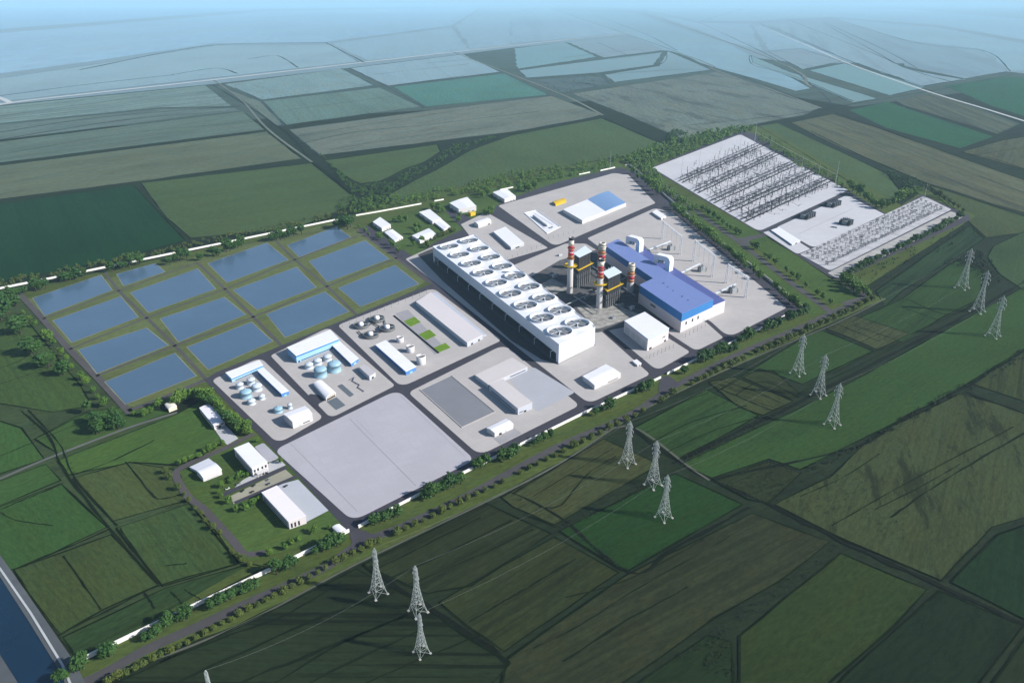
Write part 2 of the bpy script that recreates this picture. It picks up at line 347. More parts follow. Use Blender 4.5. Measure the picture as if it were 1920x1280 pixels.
sheet('field', [(-300,225),(0,197),(395,158),(650,128),(880,100),(960,90),(1060,80),(1240,95),(1345,100),(1510,120),(1600,118),(1750,120),(1990,145),(1990,2),(-300,2)], -.45, field_mat((.065,.105,.115), .3, .2, .3, 1, 3, None, 0, 6))  # pale blue sheet below the distant fields, haze put into its colour
for i, (ring, col, fur, scr, wet, stp) in enumerate(FIELDS):
    wet = 1 if sum(y for x, y in ring) / len(ring) < 150 and max(col) != FRESH[1] else 0  # gloss lets distant fields pick up sky blue in place of haze
    pts = [P(x, y) for x, y in ring]
    L, ang = max((((pts[k] - pts[k - 1]).length, atan2((pts[k] - pts[k - 1])[1], (pts[k] - pts[k - 1])[0])) for k in range(len(pts))))
    d = max(abs(p[1]) for p in pts); sz = max(1, d / 1500)
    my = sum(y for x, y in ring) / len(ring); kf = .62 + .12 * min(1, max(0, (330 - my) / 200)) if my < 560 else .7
    t_ = min(1, max(0, (330 - my) / 260)) ** 1.2; haze_tint, mid_ = (.74, 1.06, 1.62), (.83, 1, .86)  # bluer and lighter with distance: haze put into the crop colours
    tint = tuple(f_ * t_ + m_ * (1 - t_) for f_, m_ in zip(haze_tint, mid_)) if my < 560 else (.79, 1.04, .62)
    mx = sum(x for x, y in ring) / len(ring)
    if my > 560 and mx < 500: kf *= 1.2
    elif my > 960: kf *= .75  # vignette-like darkening of the nearest fields, put into the crop colour
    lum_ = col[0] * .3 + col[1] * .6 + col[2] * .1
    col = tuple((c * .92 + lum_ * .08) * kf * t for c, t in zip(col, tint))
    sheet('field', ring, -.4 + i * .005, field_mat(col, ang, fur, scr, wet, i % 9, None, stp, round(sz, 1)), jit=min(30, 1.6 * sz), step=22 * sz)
MARGIN = plain('field margin', (.012, .02, .009), 1, 0, .5, .2, spec=0); HAZE_MARGIN = plain('hazed field margin', (.06, .09, .1), 1, 0, .4, .02, spec=0)  # distant margins use a paler, bluer copy with haze in the colour
for i, (ring, *_r) in enumerate(FIELDS):
    my = sum(y for x, y in ring) / len(ring)
    if max(x for x, y in ring) - min(x for x, y in ring) > 1500 or my < 105: continue
    pts = [Vector(P(x, max(y, 6))[:2]) for x, y in ring]; pts.append(pts[0]); d_ = abs(sum(p[1] for p in pts)) / len(pts); fine = []
    for a_, b_ in zip(pts, pts[1:]):
        k_ = max(2, min(16, int((b_ - a_).length / (30 * max(1, d_ / 1200))))); fine += [a_.lerp(b_, j / k_) for j in range(k_)]
    wd = 1.5 * max(1, (d_ / 1300) ** .8)
    strip('field_margin', fine + [pts[-1]], wd, .1 + .003 * (i % 20), MARGIN if my > 250 else HAZE_MARGIN, world=True, jit=wd * .4, smooth=False)
# dark ditches and light farm tracks between the fields
DITCH = field_mat((.005, .008, .004), .4, .5, .6, 0, 5)
for ln, wd in (([(955,1242),(870,1180),(760,1110),(690,1062)], 7), ([(940,915),(1040,962),(1180,1072),(1260,1030),(1405,950)], 5),
               ([(960,925),(1130,823)], 3), ([(1260,868),(1500,752),(1720,640),(1840,575),(1925,525)], 8),
               ([(1335,898),(1600,838),(1700,780),(1815,722),(1925,655)], 6), ([(1810,735),(1990,800)], 7),
               ([(1180,800),(1300,880),(1440,945),(1575,1012),(1700,1070),(1990,1200)], 7), ([(470,640),(500,1000)], .1),
               ([(660,366),(615,325),(585,303),(520,236),(400,160)], 10), ([(1130,220),(1240,268),(1290,268)], 8), ([(1130,140),(1340,132),(1540,202),(1700,258)], 9),
               ([(1290,235),(1480,215),(1600,195),(1760,168),(1900,140)], 10)):
    if wd > 1: strip('ditch', ln, wd * .65, .05, DITCH, jit=wd * .25)
TRACK = plain('track gravel', (.11,.115,.11), .9, 0, .2, .1)
PTRACK = plain('pale lane', (.42, .45, .45), .9, 0, .15, .05)
strip('path', [(-40,912),(0,897),(100,855),(240,802),(332,773)], 4.2, .12, TRACK)
strip('path', [(0,1300),(200,1264),(440,1176),(670,1056),(910,941),(1050,868),(1200,772),(1320,712),(1450,655),(1570,605),(1660,560)], 2.2, .14, plain('worn path', (.09,.095,.075), .9, 0, .3, .1))
strip('path', [(1105,822),(1185,800),(1290,873),(1330,900)], 3.0, .1, plain('worn path', (.05,.055,.04)))
strip('road', [(-90,214),(20,193),(200,172),(390,151),(675,118),(850,98),(960,86),(1060,75),(1180,63)], 42, .2, PTRACK)
strip('road', [(20,193),(0,184),(-40,174)], 30, .24, PTRACK)
strip('road', [(1340,28),(1410,45),(1500,80),(1580,115),(1720,165),(1850,205),(1930,230)], 16, .2, PTRACK)
strip('path', [(850,98),(960,140),(1060,180),(1130,216)], 14, .2, plain('farm lane', (.13, .15, .12), .9, 0, .3, .03))
strip('path', [(1025,14),(1180,66),(1340,131),(1440,166),(1540,203)], 14, .2, MATS['farm lane'])
strip('path', [(1200,24),(1380,85),(1520,163)], 16, .2, MATS['farm lane'])
strip('path', [(400,150),(450,185),(500,240),(585,304)], 9, .16, MATS['farm lane'])
# ------------------------------------------------------------------ canal
WATER = plain('canal water', (.006,.024,.05), .12, 0, .2, .02, spec=.5)
sheet('water', [(-120,985),(0,1082),(58,1170),(115,1262),(150,1340),(40,1340),(37,1282),(0,1226),(-120,1130)], .05, WATER)
CONC = plain('embankment concrete', (.08,.09,.1), .85, 0, .25, .06)
sheet('embankment', [(-120,930),(0,1040),(30,1082),(70,1140),(142,1244),(190,1340),(148,1340),(113,1260),(56,1168),(0,1081),(-120,984)], .5, CONC, thick=.9)
sheet('embankment', [(-120,1134),(0,1227),(36,1283),(38,1340),(-120,1340)], .5, CONC, thick=.9)
strip('kerb', [(-120,968),(0,1066),(58,1150),(118,1248),(150,1325)], 1.6, .9, plain('pale coping', (.4, .42, .43), .8), smooth=False)
# ------------------------------------------------------------------ grass, roads and pads of the site
LAWN = field_mat((.045, .08, .02), .5, .1, .12, 0, 3)
VERGE = field_mat((.05, .075, .02), .5, .15, .25, 0, 4)
POND_G = field_mat((.075, .1, .038), .5, .1, .2, 0, 6)
sheet('grass', [(30,545),(650,407),(770,370),(950,330),(1185,292),(1215,300),(1400,235),(1440,240),(1570,320),(1690,385),(1735,355),(1830,405),(1610,545),(1660,560),(1560,604),(1320,712),(1200,772),(1050,866),(910,939),(670,1054),(440,1174),(200,1262),(120,1275),(150,1240),(470,1058),(440,1050),(330,905),(400,835),(440,815),(395,740),(240,772)], .06, VERGE, jit=1, step=20)
sheet('grass', [(50,560),(650,412),(690,440),(800,525),(775,545),(400,712),(240,765)], .12, POND_G)
sheet('grass', [(335,885),(470,818),(530,850),(662,994),(655,1000),(470,1052),(400,985)], .16, LAWN, jit=.6, step=15)
sheet('grass', [(690,424),(820,384),(950,345),(1150,300),(1170,318),(948,378),(925,392),(893,418),(868,432),(820,455),(770,487)], .16, LAWN, jit=.6, step=15)
ASPH = plain('asphalt', (.042, .04, .054), .85, 0, .18, .12)
OLDASPH = plain('worn asphalt', (.06, .058, .06), .9, 0, .2, .1)
sheet('road', [(812,531),(748,484),(672,430),(690,424),(776,482),(818,453),(868,430),(835,396),(852,391),(893,417),(925,391),(945,376),(1050,340),(1160,314),(1190,321),(1255,366),(1335,436),(1430,518),(1503,580),(1488,594),(1440,610),(1200,722),(900,870),(682,984),(655,999),(515,845),(383,712),(405,698)], .26, ASPH)
# pond service roads
BERM = plain('berm road', (.07, .064, .066), .9, 0, .2, .1)
for ln, wd in (([(38,552),(80,598),(130,655),(180,705),(245,775)], 9), ([(80,598),(223,545),(370,492)], 4.5), ([(130,655),(275,596),(422,542),(553,487),(675,440)], 5),
               ([(180,705),(328,648),(475,594),(613,537),(745,483)], 5), ([(195,508),(223,545),(275,596),(328,648),(390,715)], 5), ([(370,492),(422,542),(475,594),(528,648)], 5),
               ([(518,452),(553,487),(613,537),(668,590)], 5), ([(672,432),(745,484),(808,531)], 10), ([(240,770),(300,748),(385,712)], 8)):
    strip('road', ln, wd, .2, BERM)
# ponds: water in grass banks
PW = plain('pond water', (.068, .12, .185), .2, 0, .12, .015, spec=.25)
BANK = plain('pond lining', (.22, .23, .15), .9, 0, .3, .2)
PONDS = [[(62,559),(189,516),(210,544),(84,592)], [(219,514),(291,494),(309,510),(232,536)], [(100,601),(226,556),(259,595),(135,642)], [(245,549),(370,504),(404,542),(279,586)],
 [(390,494),(500,455.5),(540,487.5),(426,530)], [(539,460),(631,425),(657.5,445),(561,482)], [(147.5,656),(274,615),(315,647.5),(182.5,700)], [(301,597.5),(420,557.5),(460,590),(335,641)],
 [(437.5,544),(556,501),(592.5,539),(482.5,581)], [(580,490),(684,451),(729,486),(614,529)], [(197.5,716),(327.5,662.5),(367.5,705),(236,757.5)], [(351,651),(471,604),(511,640),(391,692.5)],
 [(500,589),(609,547.5),(654,584),(535,632.5)], [(635,540),(740,497.5),(785,532.5),(676,575)]]
def offset(ring, d):
    ring = ccw([Vector((p[0], p[1])) for p in ring]); out = []
    for i, p in enumerate(ring):
        a, b = (p - ring[i - 1]).normalized(), (ring[(i + 1) % len(ring)] - p).normalized()
        n = Vector((a[1], -a[0])) + Vector((b[1], -b[0])); n.normalize()
        out.append(p + n * d / max(.4, n.dot(Vector((a[1], -a[0])))))
    return out
for r in PONDS:
    w_ = [P(x, y) for x, y in r]
    sheet('embankment', offset(w_, 1.3), .3, BANK, world=True)
    sheet('pond_water', w_, .38, PW, world=True)
# concrete pads
PAD = concrete('concrete pad', (.385, .365, .355))
PADG = concrete('storage concrete', (.355, .345, .38), .57, 12, .06)
PADW = plain('white gravel pad', (.46, .46, .485), .9, 0, .1, .08)
KERB = plain('kerb stone', (.5, .49, .47), .8)
def pad(ring, rad=10, mat=PAD, z=.42, name='pavement'):
    return sheet(name, rounded([P(x, y) for x, y in ring], rad), z, mat, thick=.3, world=True)
pad([(514,844),(745,731),(890,862),(661,977)], 14, PADG)
pad([(765,736),(945,646),(1087,760),(899,854)], 14)
pad([(633,610),(812,540),(941,638),(752,726)], 13)
pad([(507,667),(616,614),(741,723),(620,784)], 9)
pad([(397,713),(488,670),(606,783),(521,832)], 12)
pad([(760,486),(815,461),(1050,585),(1108,604),(1219,702),(1104,757)], 12)
pad([(1138,617),(1190,594),(1294,660),(1232,695)], 10)
pad([(1248,621),(1320,601),(1356,633),(1305,658)], 8)
pad([(1101,447),(1229,390),(1262,400),(1475,577),(1366,633),(1334,604),(1200,520)], 14)
pad([(934,386),(1150,325),(1177,327),(1229,381),(1040,462)], 13)
pad([(864,421),(912,398),(1028,465),(922,496)], 10)
pad([(938,508),(1060,457),(1098,457),(1190,512),(1100,560),(1050,560)], 10)
gp = plain('dark gravel', (.1, .1, .105), .95, 0, .4, .6)
sheet('gravel', rounded([P(x, y) for x, y in [(985,525),(1050,488),(1120,468),(1180,495),(1290,600),(1180,612),(1115,625),(1060,590)]], 8), .5, gp, world=True)
sheet('gravel', rounded([P(x, y) for x, y in [(1080,575),(1150,570),(1200,590),(1150,608),(1118,618)]], 6), .58, plain('pale gravel', (.36, .35, .32), .95, 0, .45, .9), world=True)
sheet('gravel', rounded([P(x, y) for x, y in [(1010,535),(1035,522),(1070,540),(1040,552)]], 4), .58, MATS['pale gravel'], world=True)
# pad details: joints, lawns, ramps
JOINT = plain('pad joint', (.2, .19, .2), .9)
for ln, wd in (([(655,785),(780,911)], .55), ([(545,832),(670,959)], .4), ([(750,741),(872,856)], .3), ([(668,787),(700,820)], .25), ([(1105,345),(1130,352)], .4)):
    strip('pavement_joint', ln, wd, .46, JOINT, smooth=False)
PAVER = plain('grey pavers', (.28, .275, .29), .9, 0, .12, .3)
sheet('pavement', [(741,588),(765,581),(837,655),(815,665)], .47, PAVER)
for r in ([(757,603),(777,594),(789,604),(770,613)], [(785,627.5),(805,618),(818,629),(799,638)], [(813,652.5),(835,643),(845,652),(823,661)]):
    sheet('grass', r, .56, field_mat((.1, .19, .02), .5, .1, 0, 0, 8), thick=.15)
DPAVE = plain('dark paving', (.1, .12, .14), .85, 0, .1, .1)
sheet('pavement', rounded([P(x, y) for x, y in [(632,724),(641,720),(664,740),(656,745)]], 1.5), .47, DPAVE, world=True)
sheet('pavement', [(612,753),(631,745),(648,760),(630,769)], .47, DPAVE)
sheet('road', rounded([P(x, y) for x, y in [(580,738),(598,741),(610,751),(598,757),(596,766),(576,752)]], 3), .46, ASPH, world=True)
sheet('pavement', rounded([P(x, y) for x, y in [(955,712),(1000,688),(1078,736),(1007,773)]], 5), .47, plain('bluish concrete', (.34, .35, .385), .85, 0, .06), world=True)
sheet('pavement', [(925,822),(962,800),(978,813),(938,834)], .47, PAVER)
# front compound
COMP = plain('light paving', (.4,.4,.42), .85, 0, .08, .1)
sheet('pavement', [(402,804),(422,796),(428,802),(447,822),(426,834),(414,822)], .3, COMP)
strip('road', [(475,813),(440,832),(400,850),(340,877),(331,893),(352,930),(380,952),(402,975),(440,1017),(458,1038),(497,1036)], 7.5, .3, BERM)
pad([(477,838),(494,830),(523,858),(504,868)], 3, plain('forecourt', (.34,.34,.38), .85), .45)
sheet('pavement', [(455,900),(474,890),(505,868),(525,862),(536,872),(440,914)], .34, COMP)
strip('road', [(415,929),(537,876)], 6.5, .38, ASPH, smooth=False)
sheet('pavement', [(432,930),(535,880),(552,895),(438,945)], .34, plain('car park paving', (.28,.27,.21), .9, 0, .15, .2))
strip('road', [(440,943),(556,893)], 5, .38, ASPH, smooth=False)
sheet('pavement', [(519,910),(559,899),(616,957),(574,979),(560,960)], .36, plain('bluish paving', (.38,.4,.44), .85, 0, .07))
# outer roads
strip('road', [(90,1300),(175,1272),(275,1217),(375,1172),(475,1125),(540,1096),(615,1060),(677,1018),(765,982),(890,922),(955,886),(1055,833),(1180,778),(1250,733),(1330,690),(1400,656),(1480,622),(1550,591),(1625,556)], 10, .22, OLDASPH)
sheet('road', [(655,999),(672,990),(695,1000),(720,1002),(690,1022),(650,1045),(640,1048),(660,1018)], .3, plain('junction asphalt', (.048,.046,.056), .85, 0, .18, .12))
sheet('road', [(1236,711),(1252,703),(1275,720),(1255,738),(1235,738)], .3, MATS['junction asphalt'])
strip('road', [(1195,310),(1240,345),(1300,392),(1345,425),(1400,465),(1470,520),(1540,572),(1560,588)], 12, .24, OLDASPH)
sheet('road', [(1375,442),(1420,428),(1440,436),(1500,478),(1560,525),(1605,540),(1630,552),(1590,572),(1555,560),(1600,556),(1585,545),(1440,455),(1400,460)], .2, OLDASPH)
sheet('grass', rounded([P(x, y) for x, y in [(1402,452),(1438,442),(1560,522),(1615,556),(1560,572)]], 8), .3, field_mat((.04, .075, .018), .5, .1, .1, 0, 2), world=True)
sheet('grass', rounded([P(x, y) for x, y in [(1305,378),(1340,395),(1430,438),(1385,447),(1330,410)]], 8), .3, MATS[('field', (.04, .075, .018), .5, .1, .1, 0, 0.0, 1.0, 2)], world=True)
sheet('grass', [(1262,372),(1275,378),(1545,585),(1520,594),(1505,580)], .22, MATS[('field', (.04, .075, .018), .5, .1, .1, 0, 0.0, 1.0, 2)])
# switchyard ground
sheet('road', [(1218,315),(1385,246),(1412,250),(1590,358),(1663,402),(1728,365),(1818,404),(1820,412),(1575,524),(1560,524),(1495,480),(1430,440)], .3, ASPH)
pad([(1223,315),(1388,252),(1590,357),(1423,434)], 12, PADW, .46)
pad([(1457,426),(1588,366),(1660,403),(1525,465)], 10, PADW, .46)
pad([(1431,436),(1458,429),(1519,467),(1495,477)], 7, PADW, .46)
pad([(1500,477),(1732,368),(1784,393),(1556,508)], 6, plain('speckled white gravel', (.46, .46, .48), .9, 0, .3, .5), .46)
pad([(1552,512),(1784,396),(1806,407),(1572,524)], 6, plain('off-white gravel', (.38, .37, .35), .9, 0, .25, .4), .46)
strip('pavement_joint', [(1497,439),(1598,392)], .8, .5, JOINT, smooth=False)

# narrow dark service roads and cable trenches of the switchyard
TRENCH = plain('trench cover', (.014, .014, .018), 1, 0, .2, .5, spec=0)
_rows = [((1281,342),(1441,269)), ((1311,361),(1470,285)), ((1341,380),(1506,304)), ((1370,397),(1534,322)), ((1399,415),(1562,338))]
_r = random.Random(5); S_ = P(1311,361) - P(1281,342)
for i_, (a_, b_) in enumerate(_rows):
    A_, B_ = P(*a_), P(*b_); d_ = (B_ - A_).normalized(); A_ = A_ - d_ * 10; B_ = B_ + d_ * 8; L_ = (B_ - A_).length; n_ = S_ if i_ < 4 else S_ * .9
    for q in (-.2, 0):
        strip('road', [A_ + n_ * q + d_ * (L_ * k / 14) + n_ * _r.uniform(-.015, .015) for k in range(15)], 5.0, .5, TRENCH, world=True, jit=.7)
    for k in range(17):
        p = A_ + d_ * (L_ * (k + _r.uniform(.2, .8)) / 17)
        strip('cable_trench', [p - n_ * .2, p - n_ * .1 + d_ * _r.uniform(-1, 1), p], 2.0, .505, TRENCH, world=True)
        q = _r.uniform(.0, .3); q1 = q + _r.uniform(.2, .45); pa = p + n_ * q + d_ * _r.uniform(-4, 4); pb = p + n_ * min(.78, q1) + d_ * _r.uniform(-10, 10)
        if i_ < 4 or q1 < .5:
            strip('cable_trench', [pa, (pa + pb) / 2 + d_ * _r.uniform(-4, 4), pb], _r.uniform(1.1, 1.9), .51 + .003 * (k % 3), TRENCH, world=True)
            if k % 2: strip('cable_trench', [pb, pb + d_ * 9 + n_ * _r.uniform(-.05, .05), pb + d_ * _r.uniform(14, 24) + n_ * _r.uniform(-.1, .08)], 1.3, .52 + .003 * (k % 3), TRENCH, world=True)
        if i_ == 0 and k % 2: strip('cable_trench', [p - n_ * .2, p - n_ * .4 + d_ * _r.uniform(-4, 4), p - n_ * _r.uniform(.5, .8)], 1.0, .53, TRENCH, world=True)
# thin baulks, tracks and plough lines that part the fields
LINE = plain('dark baulk', (.013, .02, .01), 1, 0, .4, .05, spec=0); HAZE_LINE = plain('hazed hedge line', (.06, .09, .095), 1, 0, .4, .02, spec=0)  # distant lines paled to blue-grey, haze put into their colour
for ln, wd in [q_ for q_ in (([(-60,258),(190,220),(450,199)], 7), ([(-60,272),(225,226),(430,208)], 6), ([(-60,230),(150,208),(300,190),(420,181)], 5), ([(0,218),(200,190),(405,170)], 5), ([(0,290),(240,250),(480,228)], 3), ([(320,141),(405,128),(445,138)], 14), ([(465,111),(520,105),(558,127)], 14), ([(150,131),(400,85),(615,80)], 22), ([(610,80),(685,118)], 14), ([(0,180),(150,160),(320,141)], 12),
    ([(490,189),(712,163),(870,142)], 7), ([(530,208),(725,182),(768,178)], 5), ([(655,128),(720,160),(795,202)], 8), ([(440,165),(490,190),(532,236)], 6), ([(640,128),(700,160)], 6), ([(552,272),(670,247),(800,234),(1010,209)], 4), ([(560,255),(700,232),(870,205)], 3), ([(620,281),(780,255),(950,236)], 3), ([(800,119),(900,110),(930,108)], 8), ([(735,161),(938,136),(1030,124)], 7), ([(700,140),(880,120)], 6),
    ([(960,45),(1100,36)], 16), ([(820,62),(960,48),(1100,62)], 14), ([(1110,28),(1190,56),(1270,95)], 8), ([(1120,80),(1175,103)], 8), ([(1060,108),(1200,92)], 6), ([(1145,112),(1245,98)], 7), ([(985,149),(1140,136),(1240,120),(1250,96)], 7), ([(1310,42),(1430,98),(1520,158),(1560,195)], 8), ([(1405,104),(1412,122),(1480,140),(1600,190)], 6), ([(1440,47),(1520,82),(1600,117),(1750,172)], 8), ([(1475,36),(1600,85),(1700,128),(1790,155)], 9), ([(1545,42),(1640,85),(1720,128)], 8), ([(1565,35),(1700,76),(1840,94),(1895,134)], 9), ([(1760,50),(1850,68),(1990,90)], 10), ([(1400,44),(1540,41),(1620,50)], 10), ([(1440,97),(1520,100)], 8), ([(1520,130),(1590,116)], 6),
    ([(1742,176),(1830,205),(1915,236)], 3), ([(1700,188),(1810,226),(1880,250)], 3), ([(1690,198),(1800,240)], 2.5), ([(1500,226),(1600,262),(1720,312),(1990,420)], 3.5), ([(1535,222),(1700,280),(1950,372)], 3), ([(1520,245),(1600,285),(1740,345)], 4), ([(1800,285),(1870,300),(1960,330)], 3), ([(1820,292),(1960,270)], 2.5)) if min(p_[1] for p_ in q_[0]) > 60 or max(p_[1] for p_ in q_[0]) > 90]:
    strip('field_path', ln, wd, .17, HAZE_LINE if ln[0][1] < 240 else LINE, jit=wd * .25)
for ln, wd in (([(1670,970),(1740,920),(1840,858),(1960,790)], 1.6), ([(1640,955),(1720,915),(1800,870)], 1.0), ([(1500,930),(1580,895),(1650,850)], .9), ([(1560,985),(1700,905),(1900,800)], 1.0), ([(1055,1240),(1180,1160),(1290,1100)], 1.6), ([(1060,1120),(1180,1085),(1320,1010)], 1.2), ([(1000,1215),(1090,1170),(1200,1100),(1370,1005)], 1.0), ([(1010,950),(1052,946),(1100,890),(1155,855)], 1.3), ([(985,965),(1040,985)], 1.3), ([(1000,930),(1100,870),(1150,840)], .9), ([(960,1118),(1000,1095),(1080,1047)], 1.8), ([(880,1165),(960,1118)], 1.4),
    ([(300,1240),(430,1190),(540,1150),(640,1090)], 1.6), ([(330,1280),(470,1215),(620,1150),(740,1110)], 2.2), ([(420,1290),(560,1235),(700,1180),(790,1140)], 2.6), ([(560,1290),(690,1225),(800,1175)], 2.0), ([(500,1290),(640,1205),(770,1150)], 1.4), ([(640,1300),(800,1230),(900,1190)], 1.6), ([(250,1265),(400,1195),(560,1120)], 1.0), ([(700,1070),(800,1020),(900,970)], 1.6), ([(730,1085),(850,1030),(960,975)], 1.8), ([(760,1098),(900,1040),(1000,992)], 1.2),
    ([(1190,790),(1330,735)], 1.0), ([(1220,830),(1300,790),(1400,760)], 1.3), ([(1250,848),(1330,810),(1410,785)], 1.0), ([(1380,740),(1430,715),(1500,745)], 1.2), ([(1330,720),(1400,750),(1450,770)], 1.2), ([(1350,712),(1420,735),(1470,758)], .9), ([(1480,745),(1600,690),(1700,640),(1800,600)], 1.0), ([(1550,620),(1640,655),(1690,640)], 1.3), ([(1570,608),(1650,640)], .9), ([(1700,560),(1780,590),(1840,560)], 1.3), ([(1690,575),(1760,600)], 1.0), ([(1560,700),(1700,630),(1800,585)], .8),
    ([(0,855),(60,830),(160,790),(250,770)], 1.0), ([(60,826),(150,780),(170,768)], 1.6), ([(0,690),(40,675),(60,660)], 1.2), ([(0,720),(60,700)], 1.2), ([(40,770),(90,815),(120,880),(205,990),(295,1095)], 1.8), ([(52,768),(110,830),(140,895),(220,985)], 1.2), ([(125,893),(200,868),(290,825)], 1.6), ([(235,865),(280,920),(300,935),(345,925)], 1.4), ([(0,955),(120,905)], 2.0), ([(0,960),(30,975),(100,985)], .8), ([(25,1068),(205,992)], 1.8), ([(118,1042),(190,1142)], 1.3), ([(110,1190),(200,1145),(300,1097),(450,1055)], 1.4), ([(270,1110),(290,1140)], 1.2), ([(320,1108),(350,1140)], 1.2), ([(345,1105),(385,1128)], 1.0), ([(225,990),(260,1040),(295,1090)], 1.2), ([(370,950),(430,1030)], .8), ([(310,1060),(350,1056)], 1.0)):
    strip('plough_line', ln, wd * 1.15, .18, LINE, jit=wd * .45)
# ------------------------------------------------------------------ buildings
WHITE = plain('white sheet roof', (.7, .7, .74), .5, 0, .06, .08)
WARM = plain('warm white render', (.56, .54, .54), .8, 0, .07, .3)
PALEW = plain('pale wall cladding', (.42, .44, .5), .7, 0, .07, .4)
BLUEW = plain('blue cladding', (.07, .2, .46), .55, 0, .1, .3)
SKYW = plain('light blue cladding', (.26, .45, .66), .55, 0, .08, .3)
ROOFB = plain('violet blue roof sheet', (.15, .205, .43), .5, 0, .07, .06)
ROOFC = plain('steel blue roof sheet', (.16, .27, .46), .5, 0, .07, .06)
BANDB = plain('bright blue band', (.03, .17, .43), .5, 0, .1, .2)
GREYR = plain('grey roof felt', (.42, .41, .43), .8, 0, .07, .1)
DARK = plain('dark opening', (.012, .013, .016), .6, 0, .2, 1)
STEEL = plain('dark steel', (.03, .031, .036), .6, 0, .3, .8)
GALV = plain('galvanised steel', (.5, .52, .53), .5, .2, .12, .8)
LGREY = plain('light grey paint', (.45, .47, .48), .6, 0, .1, .5)
YELL = plain('yellow paint', (.62, .4, .015), .5, 0, .12, .5)
RED = plain('red paint', (.5, .035, .05), .55, 0, .15, .5)
RUST = plain('orange brown paint', (.42, .15, .06), .6, 0, .2, .5)
CREAM = plain('cream paint', (.62, .55, .44), .6, 0, .12, .5)
STACK = plain('stack concrete', (.52, .5, .49), .75, 0, .1, .3)
TANKB = plain('light blue tank paint', (.25, .4, .5), .45, 0, .08, .3)
TANKW = plain('bluish white tank paint', (.5, .58, .66), .45, 0, .08, .3)
MG = plain('mid grey paint', (.22, .235, .25), .6)
GLASS = plain('dark window glass', (.02, .03, .04), .15, 0, .1, 1, spec=.5)
def cen(ps): return Vector((sum(p[0] for p in ps) / len(ps), sum(p[1] for p in ps) / len(ps), 0))
def fbox(o, name, org, a, b, u0, u1, z0, z1, mat, d=.12, label=None):
    """box proud of the wall that runs a -> b"""
    a, b = Vector((a[0], a[1])), Vector((b[0], b[1])); t = (b - a); n = Vector((t[1], -t[0])).normalized()
    if n.dot((a + b) / 2 - Vector((org[0], org[1]))) < 0: n = -n
    m = MB(org); p0, p1 = a + t * u0, a + t * u1
    m.prism([p0 - n * .1, p1 - n * .1, p1 + n * d, p0 + n * d], z0, z1, True, True)
    c = m.obj(name, mat, o)
    if label: c['label'] = label
    return c
def grow(ring, d): return offset([(p[0], p[1]) for p in ring], d)
def bld(name, label, cat, roof, yb, wall=PALEW, top=WHITE, kind='flat', group=None, over=.35, rise=1.6, band=None, fits=(), thick=.5, hh=None):
    """roof: photo pixels of its corners (far-west, far, east, near); yb: pixel row of the wall foot under the near corner"""
    xB, yB = roof[3]
    h = hh or HT(xB, yb, yB)
    ring = [P(x, y, h) for x, y in roof]; org = cen(ring)
    o = thing(name, label, cat, org, group)
    m = MB(org); m.prism(ring, 0, h - thick, True); w_ = m.obj('wall', wall, o)
    m = MB(org); rg = ccw([Vector((p[0], p[1])) for p in grow(ring, over)])
    if kind == 'flat':
        m.prism(rg, h - thick, h, True, True)
        if over > 0: m.prism(grow(ring, -.5), h, h + .02, True)
    elif kind in ('gable', 'vault'):
        e = [(rg[(i + 1) % 4] - rg[i]).length for i in range(4)]
        k = 0 if e[0] + e[2] < e[1] + e[3] else 1          # short edges k and k+2 carry the gables
        q = [rg[(k + i) % 4] for i in range(4)]            # q0-q1 short, q2-q3 short
        n = 1 if kind == 'gable' else 5
        prof = []
        for j in range(2 * n + 1):
            t = j / (2 * n); z = (1 - abs(2 * t - 1)) * rise if kind == 'gable' else sin(pi * t) ** .7 * rise
            prof.append((t, z))
        vs, fs = [], []
        for (p0, p1) in ((q[0], q[1]), (q[3], q[2])):
            for t, z in prof: vs.append((*p0.lerp(p1, t), h - thick + z))
        c = len(prof)
        for j in range(c - 1): fs.append([j, j + 1, c + j + 1, c + j])
        vs += [(*p, h - thick - .25) for p in q]; b = 2 * c
        fs += [list(range(c)) + [b + 1, b], list(range(2 * c - 1, c - 1, -1)) + [b + 3, b + 2], [0, c, b + 3, b], [c - 1, b + 1, b + 2, 2 * c - 1], [b, b + 1, b + 2, b + 3]]
        m.add(vs, fs)
    m.obj('roof', top, o)
    if band:
        m = MB(org); m.prism(grow(ring, .12), h - thick - band[0], h - thick - .02, False, False); m.obj('band', band[1], w_)
    L, T, R, B = ring
    for f in fits:
        nm, edge, u0, u1, z0, z1, mat = f[:7]
        a, b = {'RB': (B, R), 'BL': (L, B), 'LT': (L, T), 'TR': (T, R)}[edge]
        fbox(o, nm, org, a, b, u0, u1, z0, z1, mat)
    return o, ring, h
D = lambda e, u, w=.06, h=3.4, m=DARK: ('door', e, u - w / 2, u + w / 2, .05, h, m)
W = lambda e, u0, u1, z0=1.2, z1=2.6, m=GLASS: ('window', e, u0, u1, z0, z1, m)
# pad of clarifiers
bld('warehouse', 'very long low warehouse with plain white roof beside the three lawn squares', 'warehouse', [(780,565),(808,548),(905,627),(876,642)], 651, PALEW, plain('pale pinkish roof', (.55,.52,.53), .7, 0, .05, .05), fits=[D('RB',.3,.12,3), D('RB',.75,.1,3)])
bld('lean_to', 'low flat lean-to running along the very long warehouse', 'lean-to', [(810,549),(817,547.5),(912,627),(905.5,629)], 632, PALEW, plain('lean-to roof', (.42,.46,.54), .7), over=.1)
bld('process_building', 'long blue-walled building with white roof beside three open cups', 'building', [(704,646),(723,637.5),(780,686.7),(761,696)], 704, BLUEW, WHITE, fits=[D('RB',.5,.25,2.6,SKYW), W('BL',.1,.9,2.4,3.2)])
